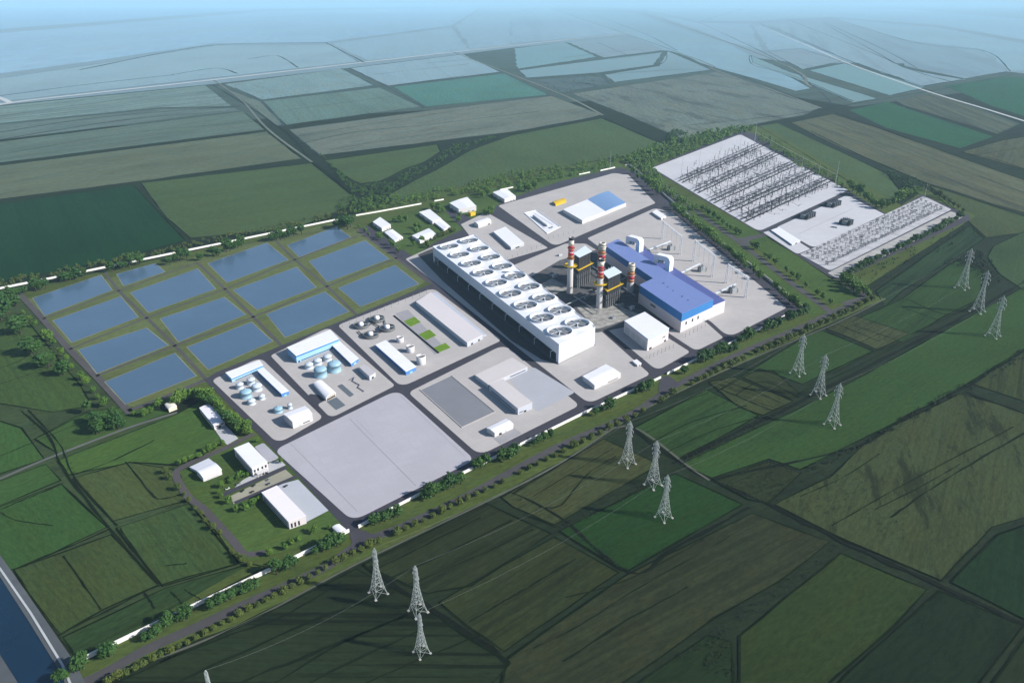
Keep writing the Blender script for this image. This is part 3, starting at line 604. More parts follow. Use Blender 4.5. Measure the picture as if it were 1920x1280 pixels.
# middle treatment pad
bld('process_building', 'larger blue-banded building with white roof behind five round tanks', 'building', [(538,651),(619,618),(635,635),(555,666.5)], 681, SKYW, WHITE, band=(2.2, BANDB), fits=[W('RB',.1,.9,1.2,2.4), D('RB',.05,.04,2.6)])
bld('process_building', 'blue wing running at right angles from the larger blue-banded building', 'building', [(620,644),(635,638),(672,671),(658,681)], 688, BLUEW, WHITE, fits=[D('RB',.5,.3,3,SKYW), W('BL',.15,.9,1.6,2.6)])
bld('shed', 'small grey shed at the end of the blue wing', 'shed', [(673,687),(683,683),(704,697.5),(692.5,705)], 713.5, PALEW, GREYR, fits=[D('RB',.5,.3,2.8)])
o, rg_, h_ = bld('vaulted_hall', 'white vaulted hall with a black open front and dark ramp', 'hall', [(587.5,718),(603,712.5),(629,735),(611,745)], 752, WARM, WHITE, 'vault', rise=1.8)
fbox(o, 'door', o.location, rg_[3], rg_[2], .06, .94, .05, h_ * .45, DARK); fbox(o, 'lintel', o.location, rg_[3], rg_[2], .03, .97, h_ * .46, h_ * .66, YELL if 0 else CREAM); fbox(o, 'clerestory', o.location, rg_[3], rg_[2], .06, .94, h_ * .67, h_ * .84, DARK)
# west treatment pad
bld('process_building', 'smaller blue-banded building with white roof behind six round tanks', 'building', [(423,698),(486,675),(493,684),(434,709)], 717, SKYW, WHITE, band=(1.6, BANDB), fits=[W('RB',.1,.9,.8,1.8)])
bld('process_building', 'narrow blue wing at right angles to the smaller blue-banded building', 'building', [(482.5,694),(494,689),(541,732),(527.5,737)], 745, BLUEW, WHITE, fits=[D('RB',.5,.35,2.4,SKYW), W('BL',.1,.9,1.6,2.4)])
bld('workshop', 'white workshop with awning over its front, near two small tanks', 'workshop', [(531,775),(571.6,760),(585,774),(548,789)], 804, WARM, WHITE, 'gable', rise=1.3, fits=[D('RB',.35,.14,3.2,LGREY), W('RB',.5,.85,1.6,2.8), ('awning','RB',.05,.95,4.2,4.6,WHITE)])
# middle pad with basin
o, r1, h1 = bld('office_building', 'pale flat-roofed block forming the top of an L beside the grey basin', 'building', [(891,702.5),(960,670),(989,687.5),(915,720)], 728, PALEW, plain('pinkish felt roof', (.5,.47,.47), .8, 0, .06, .05), fits=[W('RB',.55,.95,2,3.2)])
bld('office_building', 'pale flat-roofed long wing of the L reaching towards the small shed', 'building', [(917.5,720.5),(942.5,710),(998,754),(971,765)], 778, PALEW, plain('pinkish felt roof', (.5,.47,.47)), fits=[D('RB',.5,.16,2.6), W('RB',.1,.38,2,3), W('BL',.08,.92,2.2,3.4)])
bld('shed', 'small white gabled shed between the basin and the south road', 'shed', [(912.5,801),(949,784),(962.5,794),(927.5,810)], 820, WARM, WHITE, 'gable', rise=1.2, fits=[D('RB',.3,.14,2.8), D('RB',.6,.1,2.6,LGREY)])
org = cen([P(790,730), P(925,772)])
bs = thing('basin', 'large rectangular sunken grey basin with concrete rim', 'basin', org)
br = [P(x, y, .45) for x, y in [(788,731),(846,704),(928,772),(866,801)]]
m = MB(org); oo, ii = ccw([Vector((p[0], p[1])) for p in grow(br, .6)]), ccw([Vector((p[0], p[1])) for p in grow(br, -.4)])
vs = [(*p, .4) for p in oo] + [(*p, 1.1) for p in oo] + [(*p, 1.1) for p in ii] + [(*p, .5) for p in ii]
m.add(vs, [[4 * k + i, 4 * k + (i + 1) % 4, 4 * k + 4 + (i + 1) % 4, 4 * k + 4 + i] for k in range(3) for i in range(4)])
m.obj('rim', PAD, bs); m = MB(org); m.prism(ii, .42, .6, True); m.obj('floor', plain('wet basin floor', (.19, .195, .215), .6, 0, .12, .05), bs)
# cooling tower pad
bld('pump_house', 'low white pump house with slightly pitched roof south of the cooling tower', 'building', [(1092.5,704),(1136,682),(1164,699),(1115,721)], 731, WARM, WHITE, 'gable', rise=1.0, fits=[D('RB',.3,.12,2.6,LGREY), W('RB',.5,.9,1.6,2.6), ('awning','RB',.2,.5,3.4,3.7,WHITE)])
bld('guard_hut', 'tiny white flat-roofed hut at the road corner below the white service building', 'hut', [(1186,676),(1194,673.5),(1202.5,680.5),(1195.5,684)], 688, WARM, WHITE, fits=[D('RB',.5,.3,2.1)])
# service building
bld('service_building', 'white cube-like service building with grey panelled flank beside the turbine hall', 'building', [(1171,601),(1209,584.5),(1254.5,615),(1215,635)], 658, plain('pinkish cladding', (.6,.55,.56), .7, 0, .06, .3), WHITE, band=(1.6, SKYW),
    fits=[('panel','BL',.04,.26,2,12,LGREY), ('panel','BL',.3,.5,2,12,GALV), ('panel','BL',.54,.72,2,12,LGREY), ('panel','BL',.76,.95,2,12,GALV), D('RB',.15,.12,3.2), W('RB',.7,.85,8,9.5), D('RB',.85,.1,3)])
# north pads
o, r1, h1 = bld('storage_hall', 'wide storage hall, half under a white and half under a curved blue roof', 'hall', [(1056,392.5),(1101,374),(1135,396),(1092,413)], 420.5, WARM, WHITE, 'flat', fits=[D('RB',.2,.12,3.5,LGREY)])
r2 = [r1[1], P(1141,357.5,h1), P(1174,380,h1), r1[2]]
m = MB(o.location); m.prism(grow(r2, -.05), 0, h1 - .5, True); m.obj('wall', WARM, o)
q = [Vector((p[0], p[1])) for p in (r2[0], r2[3], r2[2], r2[1])]; vs, fs = [], []
for t in range(9):
    z = h1 - .3 + sin(pi * t / 8) * 2.2
    vs += [(*q[0].lerp(q[3], t / 8), z), (*q[1].lerp(q[2], t / 8), z)]
    if t: fs.append([2 * t - 2, 2 * t - 1, 2 * t + 1, 2 * t])
vs += [(*q[0], h1 - .55), (*q[1], h1 - .55), (*q[3], h1 - .55), (*q[2], h1 - .55)]
fs += [[1, 3, 5, 7, 9, 11, 13, 15, 17, 21, 19], [0, 2, 4, 6, 8, 10, 12, 14, 16, 20, 18][::-1], [18, 19, 21, 20], [16, 17, 21, 20], [0, 1, 19, 18]]
m = MB(o.location); m.add(vs, fs); rb_ = m.obj('roof', ROOFC, o); rb_['label'] = 'curved steel blue half of the roof'
bld('storage_shed', 'white shed north of the cooling tower, dark on its shaded flank', 'shed', [(925,434),(947.5,425),(982.5,455),(958,463)], 469, PALEW, WHITE, fits=[D('RB',.5,.3,2.6)])
o, r_, h_ = bld('vaulted_shed', 'small white vaulted shed with dark round door north of the cooling tower', 'shed', [(889,415.5),(913,407.5),(921,413),(897,421)], 428, WARM, WHITE, 'vault', rise=1.8)
fbox(o, 'door', o.location, r_[3], r_[2], .72, .9, .1, 2.6, DARK)
o, r_, h_ = bld('vaulted_store', 'bright yellow rounded store standing on the pad before the storage hall', 'store', [(1036,377.5),(1056,371),(1061.5,376),(1042,383)], 387, YELL, YELL, 'vault', rise=2.0)
fbox(o, 'door', o.location, r_[0], r_[3], .25, .75, .1, 2.6, plain('dark ochre door', (.2,.12,.01)))
bld('guard_hut', 'small white oblong hut at the north corner of the transformer pad', 'hut', [(1223,397.5),(1231,393),(1249,405),(1240,409)], 413, WARM, WHITE, fits=[D('RB',.5,.3,2.2)])
# tray with vessel
org = cen([P(982.5,400), P(1051,425)]); tr = thing('vessel_tray', 'white kerbed tray holding a horizontal grey vessel and pipes', 'tank tray', org)
q = [P(x, y) for x, y in [(982.5,400),(1006,394.5),(1051,426),(1026,439)]]
oo, ii = ccw([Vector((p[0], p[1])) for p in q]), ccw([Vector((p[0], p[1])) for p in grow(q, -1.2)])
m = MB(org); vs = [(*p, .4) for p in oo] + [(*p, 1.5) for p in oo] + [(*p, 1.5) for p in ii] + [(*p, .6) for p in ii]
m.add(vs, [[4 * k + i, 4 * k + (i + 1) % 4, 4 * k + 4 + (i + 1) % 4, 4 * k + 4 + i] for k in range(3) for i in range(4)] + [[12, 13, 14, 15]])
m.obj('kerb', WHITE, tr)
a, b = P(1000,405,3), P(1026,423,3); m = MB(org); m.bar(a, b, 2.3, n=14); m.obj('vessel', LGREY, tr, True)
m = MB(org); c = P(1034,428); m.lathe((c[0], c[1]), [(4.4,.6),(4.4,3.0),(3.9,3.0),(3.9,1.4)], 20); m.obj('round_tank', GALV, tr)
m = MB(org); m.bar(P(1003,400,2), P(1038,421,2), .35, n=6); m.bar(P(996,406,1.5), P(1022,428,1.5), .3, n=6); m.obj('pipe', TANKW, tr)
# houses of the green corner
HS = [('white flat-roofed house at the west corner of the lawn by the ponds', [(699,416),(712.5,407),(732.5,421),(716,427.5)], 434.5, 'flat'),
      ('low white hipped annex just south of the west corner house', [(721,434.5),(736,429.5),(755.5,444),(740,451)], 455, 'gable'),
      ('tall white house in the middle of the lawn, joined to a lower one', [(786,397.5),(805.5,392),(827,409.5),(811,415)], 421.5, 'flat'),
      ('lower white pitched house joined to the tall one on the lawn', [(814,416),(826,409),(844.5,424.5),(832,430)], 434, 'gable'),
      ('broad white house with slanting roof just behind the far end of the cooling tower', [(772.5,441),(804,427.5),(818,439),(787.5,451)], 457, 'gable'),
      ('white house with the bright yellow porch by the perimeter wall', [(843,380),(876,369),(893,386),(860,391)], 400.5, 'gable'),
      ('white house with gutter eaves beside the storage hall road', [(924,360),(950,353.5),(967,367.5),(946,373)], 380.5, 'gable')]
for lb, rf, yb, kd in HS:
    o, r_, h_ = bld('house', lb, 'house', rf, yb, WARM, WHITE, kd, 'white houses on the green corner', rise=1.1, fits=[D('RB',.3,.14,2.3,LGREY), W('RB',.5,.64), W('RB',.74,.88), W('BL',.2,.4), W('BL',.6,.8)])
    if 'yellow' in lb:
        c = P(885,404); m = MB(o.location); m.box((c[0], c[1]), 15, 9, 8, .75, .1); pc = m.obj('porch', YELL, o); pc['label'] = 'bright yellow porch'
# front compound
bld('office_building', 'white two-storey block above the light paved drive', 'building', [(374,764),(391,756),(421,789),(401,797.5)], 806, WARM, WHITE, fits=[D('RB',.5,.2,2.6), W('RB',.1,.35,3.4,4.6), W('RB',.65,.9,3.4,4.6), W('BL',.1,.9,3,4.4)])
o, r_, h_ = bld('office_building', 'largest white office block with pillared porch facing the car park', 'building', [(439,840),(466,829),(501,865),(472.5,877.5)], 894, WARM, WHITE, fits=[W('RB',.08,.2,5,8), W('RB',.3,.42,5,8), W('RB',.58,.7,5,8), W('RB',.8,.92,5,8), W('BL',.08,.92,1.6,3), W('BL',.08,.92,5,6.4), D('RB',.5,.14,3)])
t = Vector((r_[2][0] - r_[3][0], r_[2][1] - r_[3][1])); n = Vector((t[1], -t[0])).normalized()
if n.dot(Vector((r_[3][0] - o.location[0], r_[3][1] - o.location[1]))) < 0: n = -n
m = MB(o.location); p0, p1 = Vector(r_[3][:2]) + t * .15, Vector(r_[3][:2]) + t * .85
m.prism([p0, p1, p1 + n * 5, p0 + n * 5], 4.0, 4.6, True, True); m.obj('porch_roof', WARM, o)
for k in range(4):
    m = MB(o.location); c = p0.lerp(p1, (k + .15) / 3.3) + n * 4.4; m.lathe((c[0], c[1]), [(.35, 0), (.3, 4.0)], 8, True); m.obj('pillar', WARM, o)
bld('shed', 'white shed with stepped double roof inside the road bend', 'shed', [(356,875),(391,859),(400,866),(368,881)], 886, PALEW, plain('pale grey sheet', (.5,.52,.58), .6), 'flat')
bld('vaulted_shed', 'white vaulted bay joined to the stepped double-roofed shed', 'shed', [(368,881),(401,866),(415,879.5),(380,893)], 903, WARM, WHITE, 'vault', rise=1.5, fits=[W('RB',.2,.8,.8,1.6,LGREY)])
bld('office_building', 'long white block between the car park and the main gate', 'building', [(491,922.5),(519,910),(573,966),(541,977)], 992, plain('pinkish cladding', (.6,.55,.56)), plain('pinkish white roof', (.7,.66,.72), .6, 0, .05, .1), fits=[W('RB',.1,.2,1,6), W('RB',.3,.4,1,6), W('RB',.52,.62,1,6), W('BL',.06,.94,1.6,2.8), W('BL',.06,.94,4.4,5.6)])
bld('gatehouse', 'small white rounded gatehouse at the main gate', 'gatehouse', [(623,987),(636,981.5),(648,991),(634,997)], 1003, WARM, WHITE, 'vault', rise=1.0, fits=[D('RB',.3,.2,2.2), W('RB',.55,.85)])
bld('vaulted_shed', 'small cream vaulted hut by the track south of the ponds', 'shed', [(309,757),(324,752),(331,760),(316,766)], 773, CREAM, plain('cream roof', (.72,.68,.6), .6), 'vault', rise=1.3, fits=[D('BL',.5,.4,2)])
bld('control_building', 'long low white control building at the switchyard entrance', 'building', [(1446,431),(1461,426),(1501,451),(1485,458)], 461, PALEW, WHITE, fits=[D('RB',.5,.25,2.4), W('BL',.1,.9,1.2,2)])
# ------------------------------------------------------------------ turbine hall
h = HT(1279, 624, 587.5)
L, T, R, B = [P(x, y, h) for x, y in [(1199,534),(1251,509),(1337.5,561),(1279,587.5)]]
l2, t2 = P(1134,459,h), P(1159,447.5,h); r2, b2 = P(1251,509,h), P(1226,522,h)
org = cen([L, R]); TH = thing('turbine_hall', 'huge turbine hall with violet-blue roof and bright blue band', 'turbine hall', org)
WALLT = plain('pinkish hall cladding', (.58, .545, .56), .7, 0, .06, .3)
m = MB(org); m.prism([L, T, R, B], 0, h - .4, True); w1 = m.obj('wall', WALLT, TH)
bh = h * .42
m = MB(org); m.prism(grow([L, T, R, B], .15), h - bh, h - .42, False); m.obj('band', BANDB, w1)
m = MB(org); m.prism(grow([L, T, R, B], .3), h - .42, h, True, True); m.obj('roof', ROOFB, TH)
m = MB(org); m.prism([l2, t2, r2, b2], 0, h - 1.0, True); w2 = m.obj('long_bay_wall', WALLT, TH)
m = MB(org); m.prism(grow([l2, t2, r2, b2], .15), h - 1 - bh * .9, h - 1.02, False); m.obj('band', BANDB, w2)
m = MB(org); m.prism(grow([l2, t2, r2, b2], .25), h - 1.02, h - .6, True, True); m.obj('long_bay_roof', ROOFB, TH)
h2 = HT(1359, 586, 563)
of, on = P(1203,463,h2), P(1360,563,h2)
mn = Vector((R[0] - T[0], R[1] - T[1])).normalized(); tn = Vector((t2[0] - T[0], t2[1] - T[1]))
inn = Vector((t2[0], t2[1])).lerp(Vector((T[0], T[1])), .33)
m = MB(org); m.prism([of, inn, (T[0], T[1]), (R[0], R[1]), on], 0, h2 - .3, True); m.obj('annex_wall', WALLT, TH)
m = MB(org); m.prism(grow([of, inn, (T[0], T[1]), (R[0], R[1]), on], .25), h2 - .3, h2, True, True); m.obj('annex_roof', plain('dark blue roof sheet', (.08, .1, .28), .5, 0, .08, .1), TH)
for u in (.14, .34, .52): fbox(TH, 'window', org, B, R, u, u + .045, h * .3, h * .46, GLASS)
fbox(TH, 'louvre', org, L, B, .3, .42, h * .36, h * .44, DARK); fbox(TH, 'door', org, B, R, .7, .8, .1, 5, LGREY)
for x, y in [(1244,531),(1279,556),(1262,545),(1252,538),(1290,563)]:
    c = P(x, y, h); m = MB(org); m.box((c[0], c[1]), 3.4 if y in (531, 556) else 1.6, 1.2, .9, .6, h - .01); m.obj('roof_vent', plain('vent grey', (.05,.05,.09)), TH)
# air intake ducts
def intake(a, b, label):
    A_, B_ = P(a[0], a[1], h), P(b[0], b[1], h2); d = Vector((B_[0] - A_[0], B_[1] - A_[1])); W_ = d.length; d.normalize(); n = Vector((-d[1], d[0]))
    org = Vector((A_[0], A_[1], h - .6)); o = thing('intake_duct', label, 'air duct', org, 'white arched ducts on the turbine hall')
    z0, zt, th = h - .6, h + 15, 8.2
    out = [(0, z0), (0, zt - 4)] + [(4 - 4 * cos(k * pi / 10), zt - 4 + 4 * sin(k * pi / 10)) for k in range(1, 6)] + [(W_ - 8 + 8 * sin(k * pi / 10), zt - 8 + 8 * cos(k * pi / 10)) for k in range(0, 6)] + [(W_, h2)]
    inn_ = [(th, z0), (th, zt - th - 1), (th + 1, zt - th), (W_ - th - 2.5, zt - th), (W_ - th, zt - th - 2.5), (W_ - th, h2)]
    poly = out + inn_[::-1]; k = len(poly); dep = 13
    vs = [(*(Vector((A_[0], A_[1])) + d * x + n * dep / 2), z) for x, z in poly] + [(*(Vector((A_[0], A_[1])) + d * x - n * dep / 2), z) for x, z in poly]
    fs = [list(range(k)), list(range(2 * k - 1, k - 1, -1))] + [[i, k + i, k + (i + 1) % k, (i + 1) % k] for i in range(k)]
    me = me_obj('duct_casing', [Vector(v) - org for v in vs], fs, plain('white duct', (.74, .74, .76), .5, 0, .06, .2), o)
    bm = bmesh.new(); bm.from_mesh(me.data); bmesh.ops.recalc_face_normals(bm, faces=bm.faces); bm.to_mesh(me.data); bm.free()
    m = MB(org); c = Vector((A_[0], A_[1])) + d * (th + 4); m.box((c[0], c[1]), 7, 7, 4, atan2(d[1], d[0]), h - .62); m.obj('filter_box', WHITE, o)
    return o
intake((1177,455), (1202,472), 'white arched intake duct at the far end of the turbine hall roof')
intake((1229,490), (1258,508), 'white arched intake duct halfway along the turbine hall roof')
# ------------------------------------------------------------------ cooling tower
h = HT(1048.3, 682.4, 646)
C4 = [P(x, y, h) for x, y in [(811.6,462.8),(1048.3,646),(1116,613.7),(889,440.5)]]        # far-left, near-left, near-right, far-right
def ct(u, v): return Vector(C4[0][:2]).lerp(Vector(C4[1][:2]), u).lerp(Vector(C4[3][:2]).lerp(Vector(C4[2][:2]), u), v)
org = cen(C4); CT = thing('cooling_tower', 'long white fan-topped cooling tower block on slender columns', 'cooling tower', org)
CW = plain('white tower cladding', (.64, .66, .72), .55, 0, .05, .15)
zs = h * .46
m = MB(org); m.prism(C4, zs, h, True, True); m.obj('casing', CW, CT)
m = MB(org); m.prism([ct(.985, 0), ct(1, 0), ct(1, 1), ct(.985, 1)], 0, zs - .01, False); m.obj('end_wall', CW, CT)
m = MB(org); m.prism([ct(0, 0), ct(.012, 0), ct(.012, 1), ct(0, 1)], 0, zs - .01, False); m.obj('end_wall', CW, CT)
m = MB(org); m.prism([ct(.013, .1), ct(.984, .1), ct(.984, .9), ct(.013, .9)], .1, zs - .02, False); m.obj('fill_pack', plain('dark fill louvres', (.03, .034, .045), .8, 0, .3, .6), CT)
m = MB(org); m.prism([ct(0, -.03), ct(1, -.03), ct(1, 1.03), ct(0, 1.03)], .42, 1.2, True); m.obj('water_basin', plain('damp concrete', (.1, .1, .11), .7), CT)
for v in (-.012, 1.012):
    for k in range(10):
        a = ct(.055 + k * .1, v); m = MB(org); p = Vector((*a, 1.2)); q = ct(.055 + k * .1 + .006, v)
        m.bar(p, (a[0], a[1], zs * .75), .45, n=6); m.bar((a[0], a[1], zs * .75), (*ct(.055 + k * .1 + .012, v + (.02 if v < 0 else -.02)), zs + .1), .45, n=6); m.obj('column', CW, CT)
m = MB(org)
for a, b in (((0, 0), (1, 0)), ((1, 0), (1, 1)), ((0, 1), (0, 0)), ((1, 1), (0, 1))): m.bar((*ct(*a), h + .45), (*ct(*b), h + .45), .55)
m.obj('parapet', CW, CT)
FANR = .315 * (ct(1 / 9, .5) - ct(0, .5)).length
LIP = plain('white stack lip', (.66, .67, .7), .45, 0, .04, .3); BLADE = plain('grey fan blade', (.5, .53, .56), .5, .2, .1, .8); PIT = plain('dark fan pit', (.13, .145, .165), .8)
for row, v in enumerate((.27, .75)):
    for k in range(9):
        c = ct((k + .5) / 9, v); R_ = FANR; z = h
        n_ = MB(org); n_.lathe(c, [(R_ * 1.34, z), (R_ * 1.1, z + .8), (R_ * 1.0, z + 1.9), (R_ * 1.09, z + 3.5), (R_ * 1.02, z + 3.5), (R_ * .92, z + 1.9), (R_ * .9, z + .3)], 28)
        st = n_.obj('fan_stack', LIP, CT, True)
        n_ = MB(org); n_.lathe(c, [(.01, z + .25), (R_ * .92, z + .26)], 24); n_.obj('fan_pit', PIT, st)
        f = MB(org); f.lathe(c, [(R_ * .16, z + 1.0), (R_ * .16, z + 2.2), (.05, z + 2.5)], 12)
        for j in range(7):
            an = j * 2 * pi / 7 + k * .8 + row; d = Vector((cos(an), sin(an))); t_ = Vector((-d[1], d[0]))
            a0, a1 = c + d * R_ * .15, c + d * R_ * .84
            f.add([(*(a0 - t_ * .5), z + 1.8), (*(a0 + t_ * .5), z + 1.3), (*(a1 + t_ * 1.0), z + 1.4), (*(a1 - t_ * 1.0), z + 1.8)], [[0, 1, 2, 3]])
        f.bar((*(c - Vector((R_ * .88, 0))), z + 1.6), (*(c + Vector((R_ * .88, 0))), z + .8), .3); f.obj('fan', BLADE, st)
m = MB(org); a = ct(1.002, .52); m.bar((*a, h * .5), (*a, h * .72), .25); m.obj('drain_pipe', LGREY, CT)
sheet('road', [(783,478),(811,466),(1050,645),(1047,684),(1015,674),(960,640),(830,527)], .5, OLDASPH)
# ------------------------------------------------------------------ boilers and stacks
def hrsg(roof, yb, lab):
    xB, yB = roof[3]; h = HT(xB, yb, yB); ring = [P(x, y, h) for x, y in roof]; org = cen(ring)
    o = thing('boiler_house', lab, 'boiler', org, 'steel boiler houses beside the turbine hall')
    m = MB(org); m.prism(grow(ring, -1.0), 0, h - 2.6, True); m.obj('casing', STEEL, o)
    m = MB(org); m.prism(grow(ring, .8), h - .5, h, True, True); m.obj('roof', plain('bluish white panel roof', (.6, .68, .78), .45, 0, .04, .2), o)
    g0 = ccw([Vector((p[0], p[1])) for p in grow(ring, .4)])
    for k in range(4):
        for j in range(4):
            a = g0[k].lerp(g0[(k + 1) % 4], j / 4); m = MB(org); m.bar((*a, 0), (*a, h - .5), .4 if j == 0 else .28); m.obj('column', STEEL, o)
    for k, (i0, i1) in enumerate(((0, 1), (1, 2), (2, 3), (3, 0))):
        gg = ccw([Vector((p[0], p[1])) for p in grow(ring, .95)])
        for j in range(6):
            a = gg[i0].lerp(gg[i1], .1 + j * .16); m = MB(org); m.bar((*a, .3), (*a, h * (.45 + .1 * ((j * 3 + k) % 3))), .3, n=6); m.obj('riser_pipe', GALV, o)
    for f, mt, gz in ((.3, STEEL, 1.8), (.52, STEEL, 1.4), (.62, YELL, 3.6)):
        out_, in_ = ccw([Vector((p[0], p[1])) for p in grow(ring, gz + .6)]), ccw([Vector((p[0], p[1])) for p in grow(ring, .3)])
        m = MB(org); z = h * f
        m.add([(*p, z) for p in out_] + [(*p, z) for p in in_] + [(*p, z + 1.1) for p in out_], [[i, (i + 1) % 4, 4 + (i + 1) % 4, 4 + i] for i in range(4)] + [[i, (i + 1) % 4, 8 + (i + 1) % 4, 8 + i] for i in range(4)])
        m.obj('walkway', mt, o)
    a = ring[1].lerp(ring[2], .5); b = Vector((a[0] + 14, a[1] + 8, 0))
    m = MB(org); m.bar((a[0], a[1], h * .3), (b[0], b[1], h * .18), 5, 3.4); m.obj('inlet_duct', plain('soot grey duct', (.07, .075, .08), .7, 0, .25, .5), o)
    for k in range(3):
        p = ring[0].lerp(ring[1], .25 + k * .25); m = MB(org); m.bar((p[0], p[1], h), (p[0] + .3, p[1], h + 3), .5, n=8); m.obj('vent_pipe', GALV, o)
    return o
hrsg([(1076,475),(1097,461),(1109,471),(1086,482)], 541, 'dark steel boiler house behind the tall stack farther from the service building')
hrsg([(1130,510),(1151,500),(1165,510),(1141,521)], 579, 'dark steel boiler house with pale riser pipes closer to the service building')
def stack(x, yb, yt, wpx, lab, tall=True):
    b = P(x, yb); H = HT(x, yb, yt); r = wpx / PXM(x, yb) / 2
    o = thing('chimney_stack', lab, 'chimney', (b[0], b[1], 0), 'banded chimney stacks')
    prof = (lambda f: r * (1.12 - .2 * f)); m = MB()
    m.lathe((0, 0), [(prof(0), 0), (prof(1), H), (prof(1) * .8, H), (prof(1) * .78, H - 4)], 20); m.obj('shaft', STACK, o, True)
    bands = ((.955, 1.002, STEEL), (.86, .93, CREAM), (.815, .86, RED), (.755, .8, RED), (.69, .74, RED), (.63, .69, RUST)) if tall else ((.9, 1.002, CREAM), (.72, .88, CREAM), (.6, .72, RUST), (.46, .58, RED), (.36, .45, RUST))
    for f0, f1, mt in bands:
        m = MB(); m.lathe((0, 0), [(prof(f0) + .02, f0 * H), (prof(f0) + .1, f0 * H), (prof(f1) + .1, f1 * H), (prof(f1) * .84, f1 * H + .01)], 20); m.obj('painted_band', mt, o, True)
    m = MB(); m.lathe((0, 0), [(.01, H - 2.2), (prof(1) * .82, H - 2.1)], 16); m.obj('flue', DARK, o)
    for f in ((.625, .81) if tall else (.6, .86)):
        m = MB(); q = prof(f); m.lathe((0, 0), [(q, f * H), (q + 1.6, f * H), (q + 1.6, f * H + 1.1), (q + 1.5, f * H + 1.1), (q + 1.5, f * H + .12), (q, f * H + .12)], 16); m.obj('gallery', RUST if tall else CREAM, o)
    if tall:
        z = .5 * H; q = prof(.5); m = MB(); m.lathe((0, 0), [(q, z), (q + 6.2, z), (q + 6.2, z + 1.4), (q + 6.0, z + 1.4), (q + 6.0, z + .2), (q, z + .2)], 18); m.obj('platform', YELL, o)
    m = MB(); m.bar((r * 1.0, -r * .45, 0), (prof(.95), -r * .4, H * .93), .18); m.obj('ladder', GALV, o)
    return o
stack(1068, 549, 445, 10.5, 'tall red-banded stack standing before the far boiler house')
stack(1123, 577, 485, 11, 'tall red-banded stack standing before the near boiler house')
stack(1127, 506, 455, 14, 'short thick brown-banded stack behind the far boiler house', False)
stack(1181, 546, 494, 13, 'short thick brown-banded stack against the turbine hall flank', False)
# ------------------------------------------------------------------ tanks
def tank(x, y, rpx, hpx, lab, mat, grp, dome=.45):
    b = P(x, y + hpx); b2_ = PXM(x, y + hpx); r = rpx / b2_; H = HT(x, y + hpx, y)
    b = P(x, y, H); o = thing('storage_tank', lab, 'tank', (b[0], b[1], .42), grp)
    m = MB(); m.lathe((0, 0), [(r + .25, 0), (r + .25, .35), (r, .35), (r, H * .8), (r + .12, H * .8), (r + .12, H * .84), (r, H * .84)], 28); m.obj('shell', mat, o, True)
    m = MB(); m.lathe((0, 0), [(r, H * .84)] + [(r * cos(k * pi / 12), H * .84 + r * dome * sin(k * pi / 12)) for k in range(1, 6)] + [(.05, H * .84 + r * dome)], 28); m.obj('roof', mat, o, True)
    m = MB(); m.lathe((0, 0), [(.7, H * .84 + r * dome * .95), (.7, H * .84 + r * dome + .7), (.02, H * .84 + r * dome + .8)], 10); m.obj('hatch', LGREY, o)
    m = MB(); m.bar((r + .2, -.6, 0), (r + .1, -.6, H * .9), .12); m.bar((r + .2, .1, 0), (r + .1, .1, H * .9), .12); m.obj('ladder', GALV, o)
G1_, G2_, G3_ = 'domed tanks of the west treatment pad', 'small tanks by the workshop', 'domed tanks of the middle treatment pad'
for a in ((449,719,7,9,'small domed tank tucked against the smaller blue-banded building',TANKW,G1_), (470,710,7.5,10,'domed white tank between the smaller blue building and its wing',TANKW,G1_), (460,733,11,11,'widest light blue domed tank on the west pad',TANKB,G1_),
          (481,722,9.5,9,'middle-sized domed tank beside the narrow blue wing',TANKW,G1_), (471,750,7.5,7,'low domed tank out in front of the widest tank on the west pad',TANKW,G1_), (490.5,741,6,7,'smallest domed tank near the foot of the narrow blue wing',TANKW,G1_),
          (521,765,8.5,7,'low wide tank behind the awning workshop',TANKB,G2_), (543,757,4.5,9,'slim upright tank behind the awning workshop',TANKW,G2_),
          (579,682,8,8,'outer of three small white tanks in a row along the larger blue building',TANKW,G3_), (595,674.5,8,8,'middle of three small white tanks along the larger blue building',TANKW,G3_), (613.5,667,8,8,'inner of three small white tanks, in the corner of the blue wing',TANKW,G3_),
          (600,690,12,15,'big light blue tank standing apart from the blue wing',TANKB,G3_), (626,680,12.5,15,'big light blue tank standing close to the blue wing',TANKB,G3_)):
    tank(*a)
def cup(x, y, rpx, hpx, lab):
    H = HT(x, y + hpx, y); r = rpx / PXM(x, y + hpx); b = P(x, y, H); o = thing('open_tank', lab, 'open tank', (b[0], b[1], .42), 'open-topped white cups')
    m = MB(); m.lathe((0, 0), [(r * .9, 0), (r, H), (r * .9, H), (r * .86, H * .5)], 24); m.obj('shell', WARM, o, True)
    m = MB(); m.lathe((0, 0), [(.01, H * .55), (r * .88, H * .56)], 20); m.obj('liquid', DARK, o)
    m = MB(); m.box((0, 0), r * 1.9, r * .4, .3, .5, H + .02); m.obj('bridge', WARM, o)
cup(750, 632, 7, 9, 'smallest open white cup tank, at the clarifier end'); cup(769, 648.5, 8, 11, 'open white cup tank in the middle of the three'); cup(789, 667, 9, 15, 'tallest open white cup tank at the south end of the blue building')
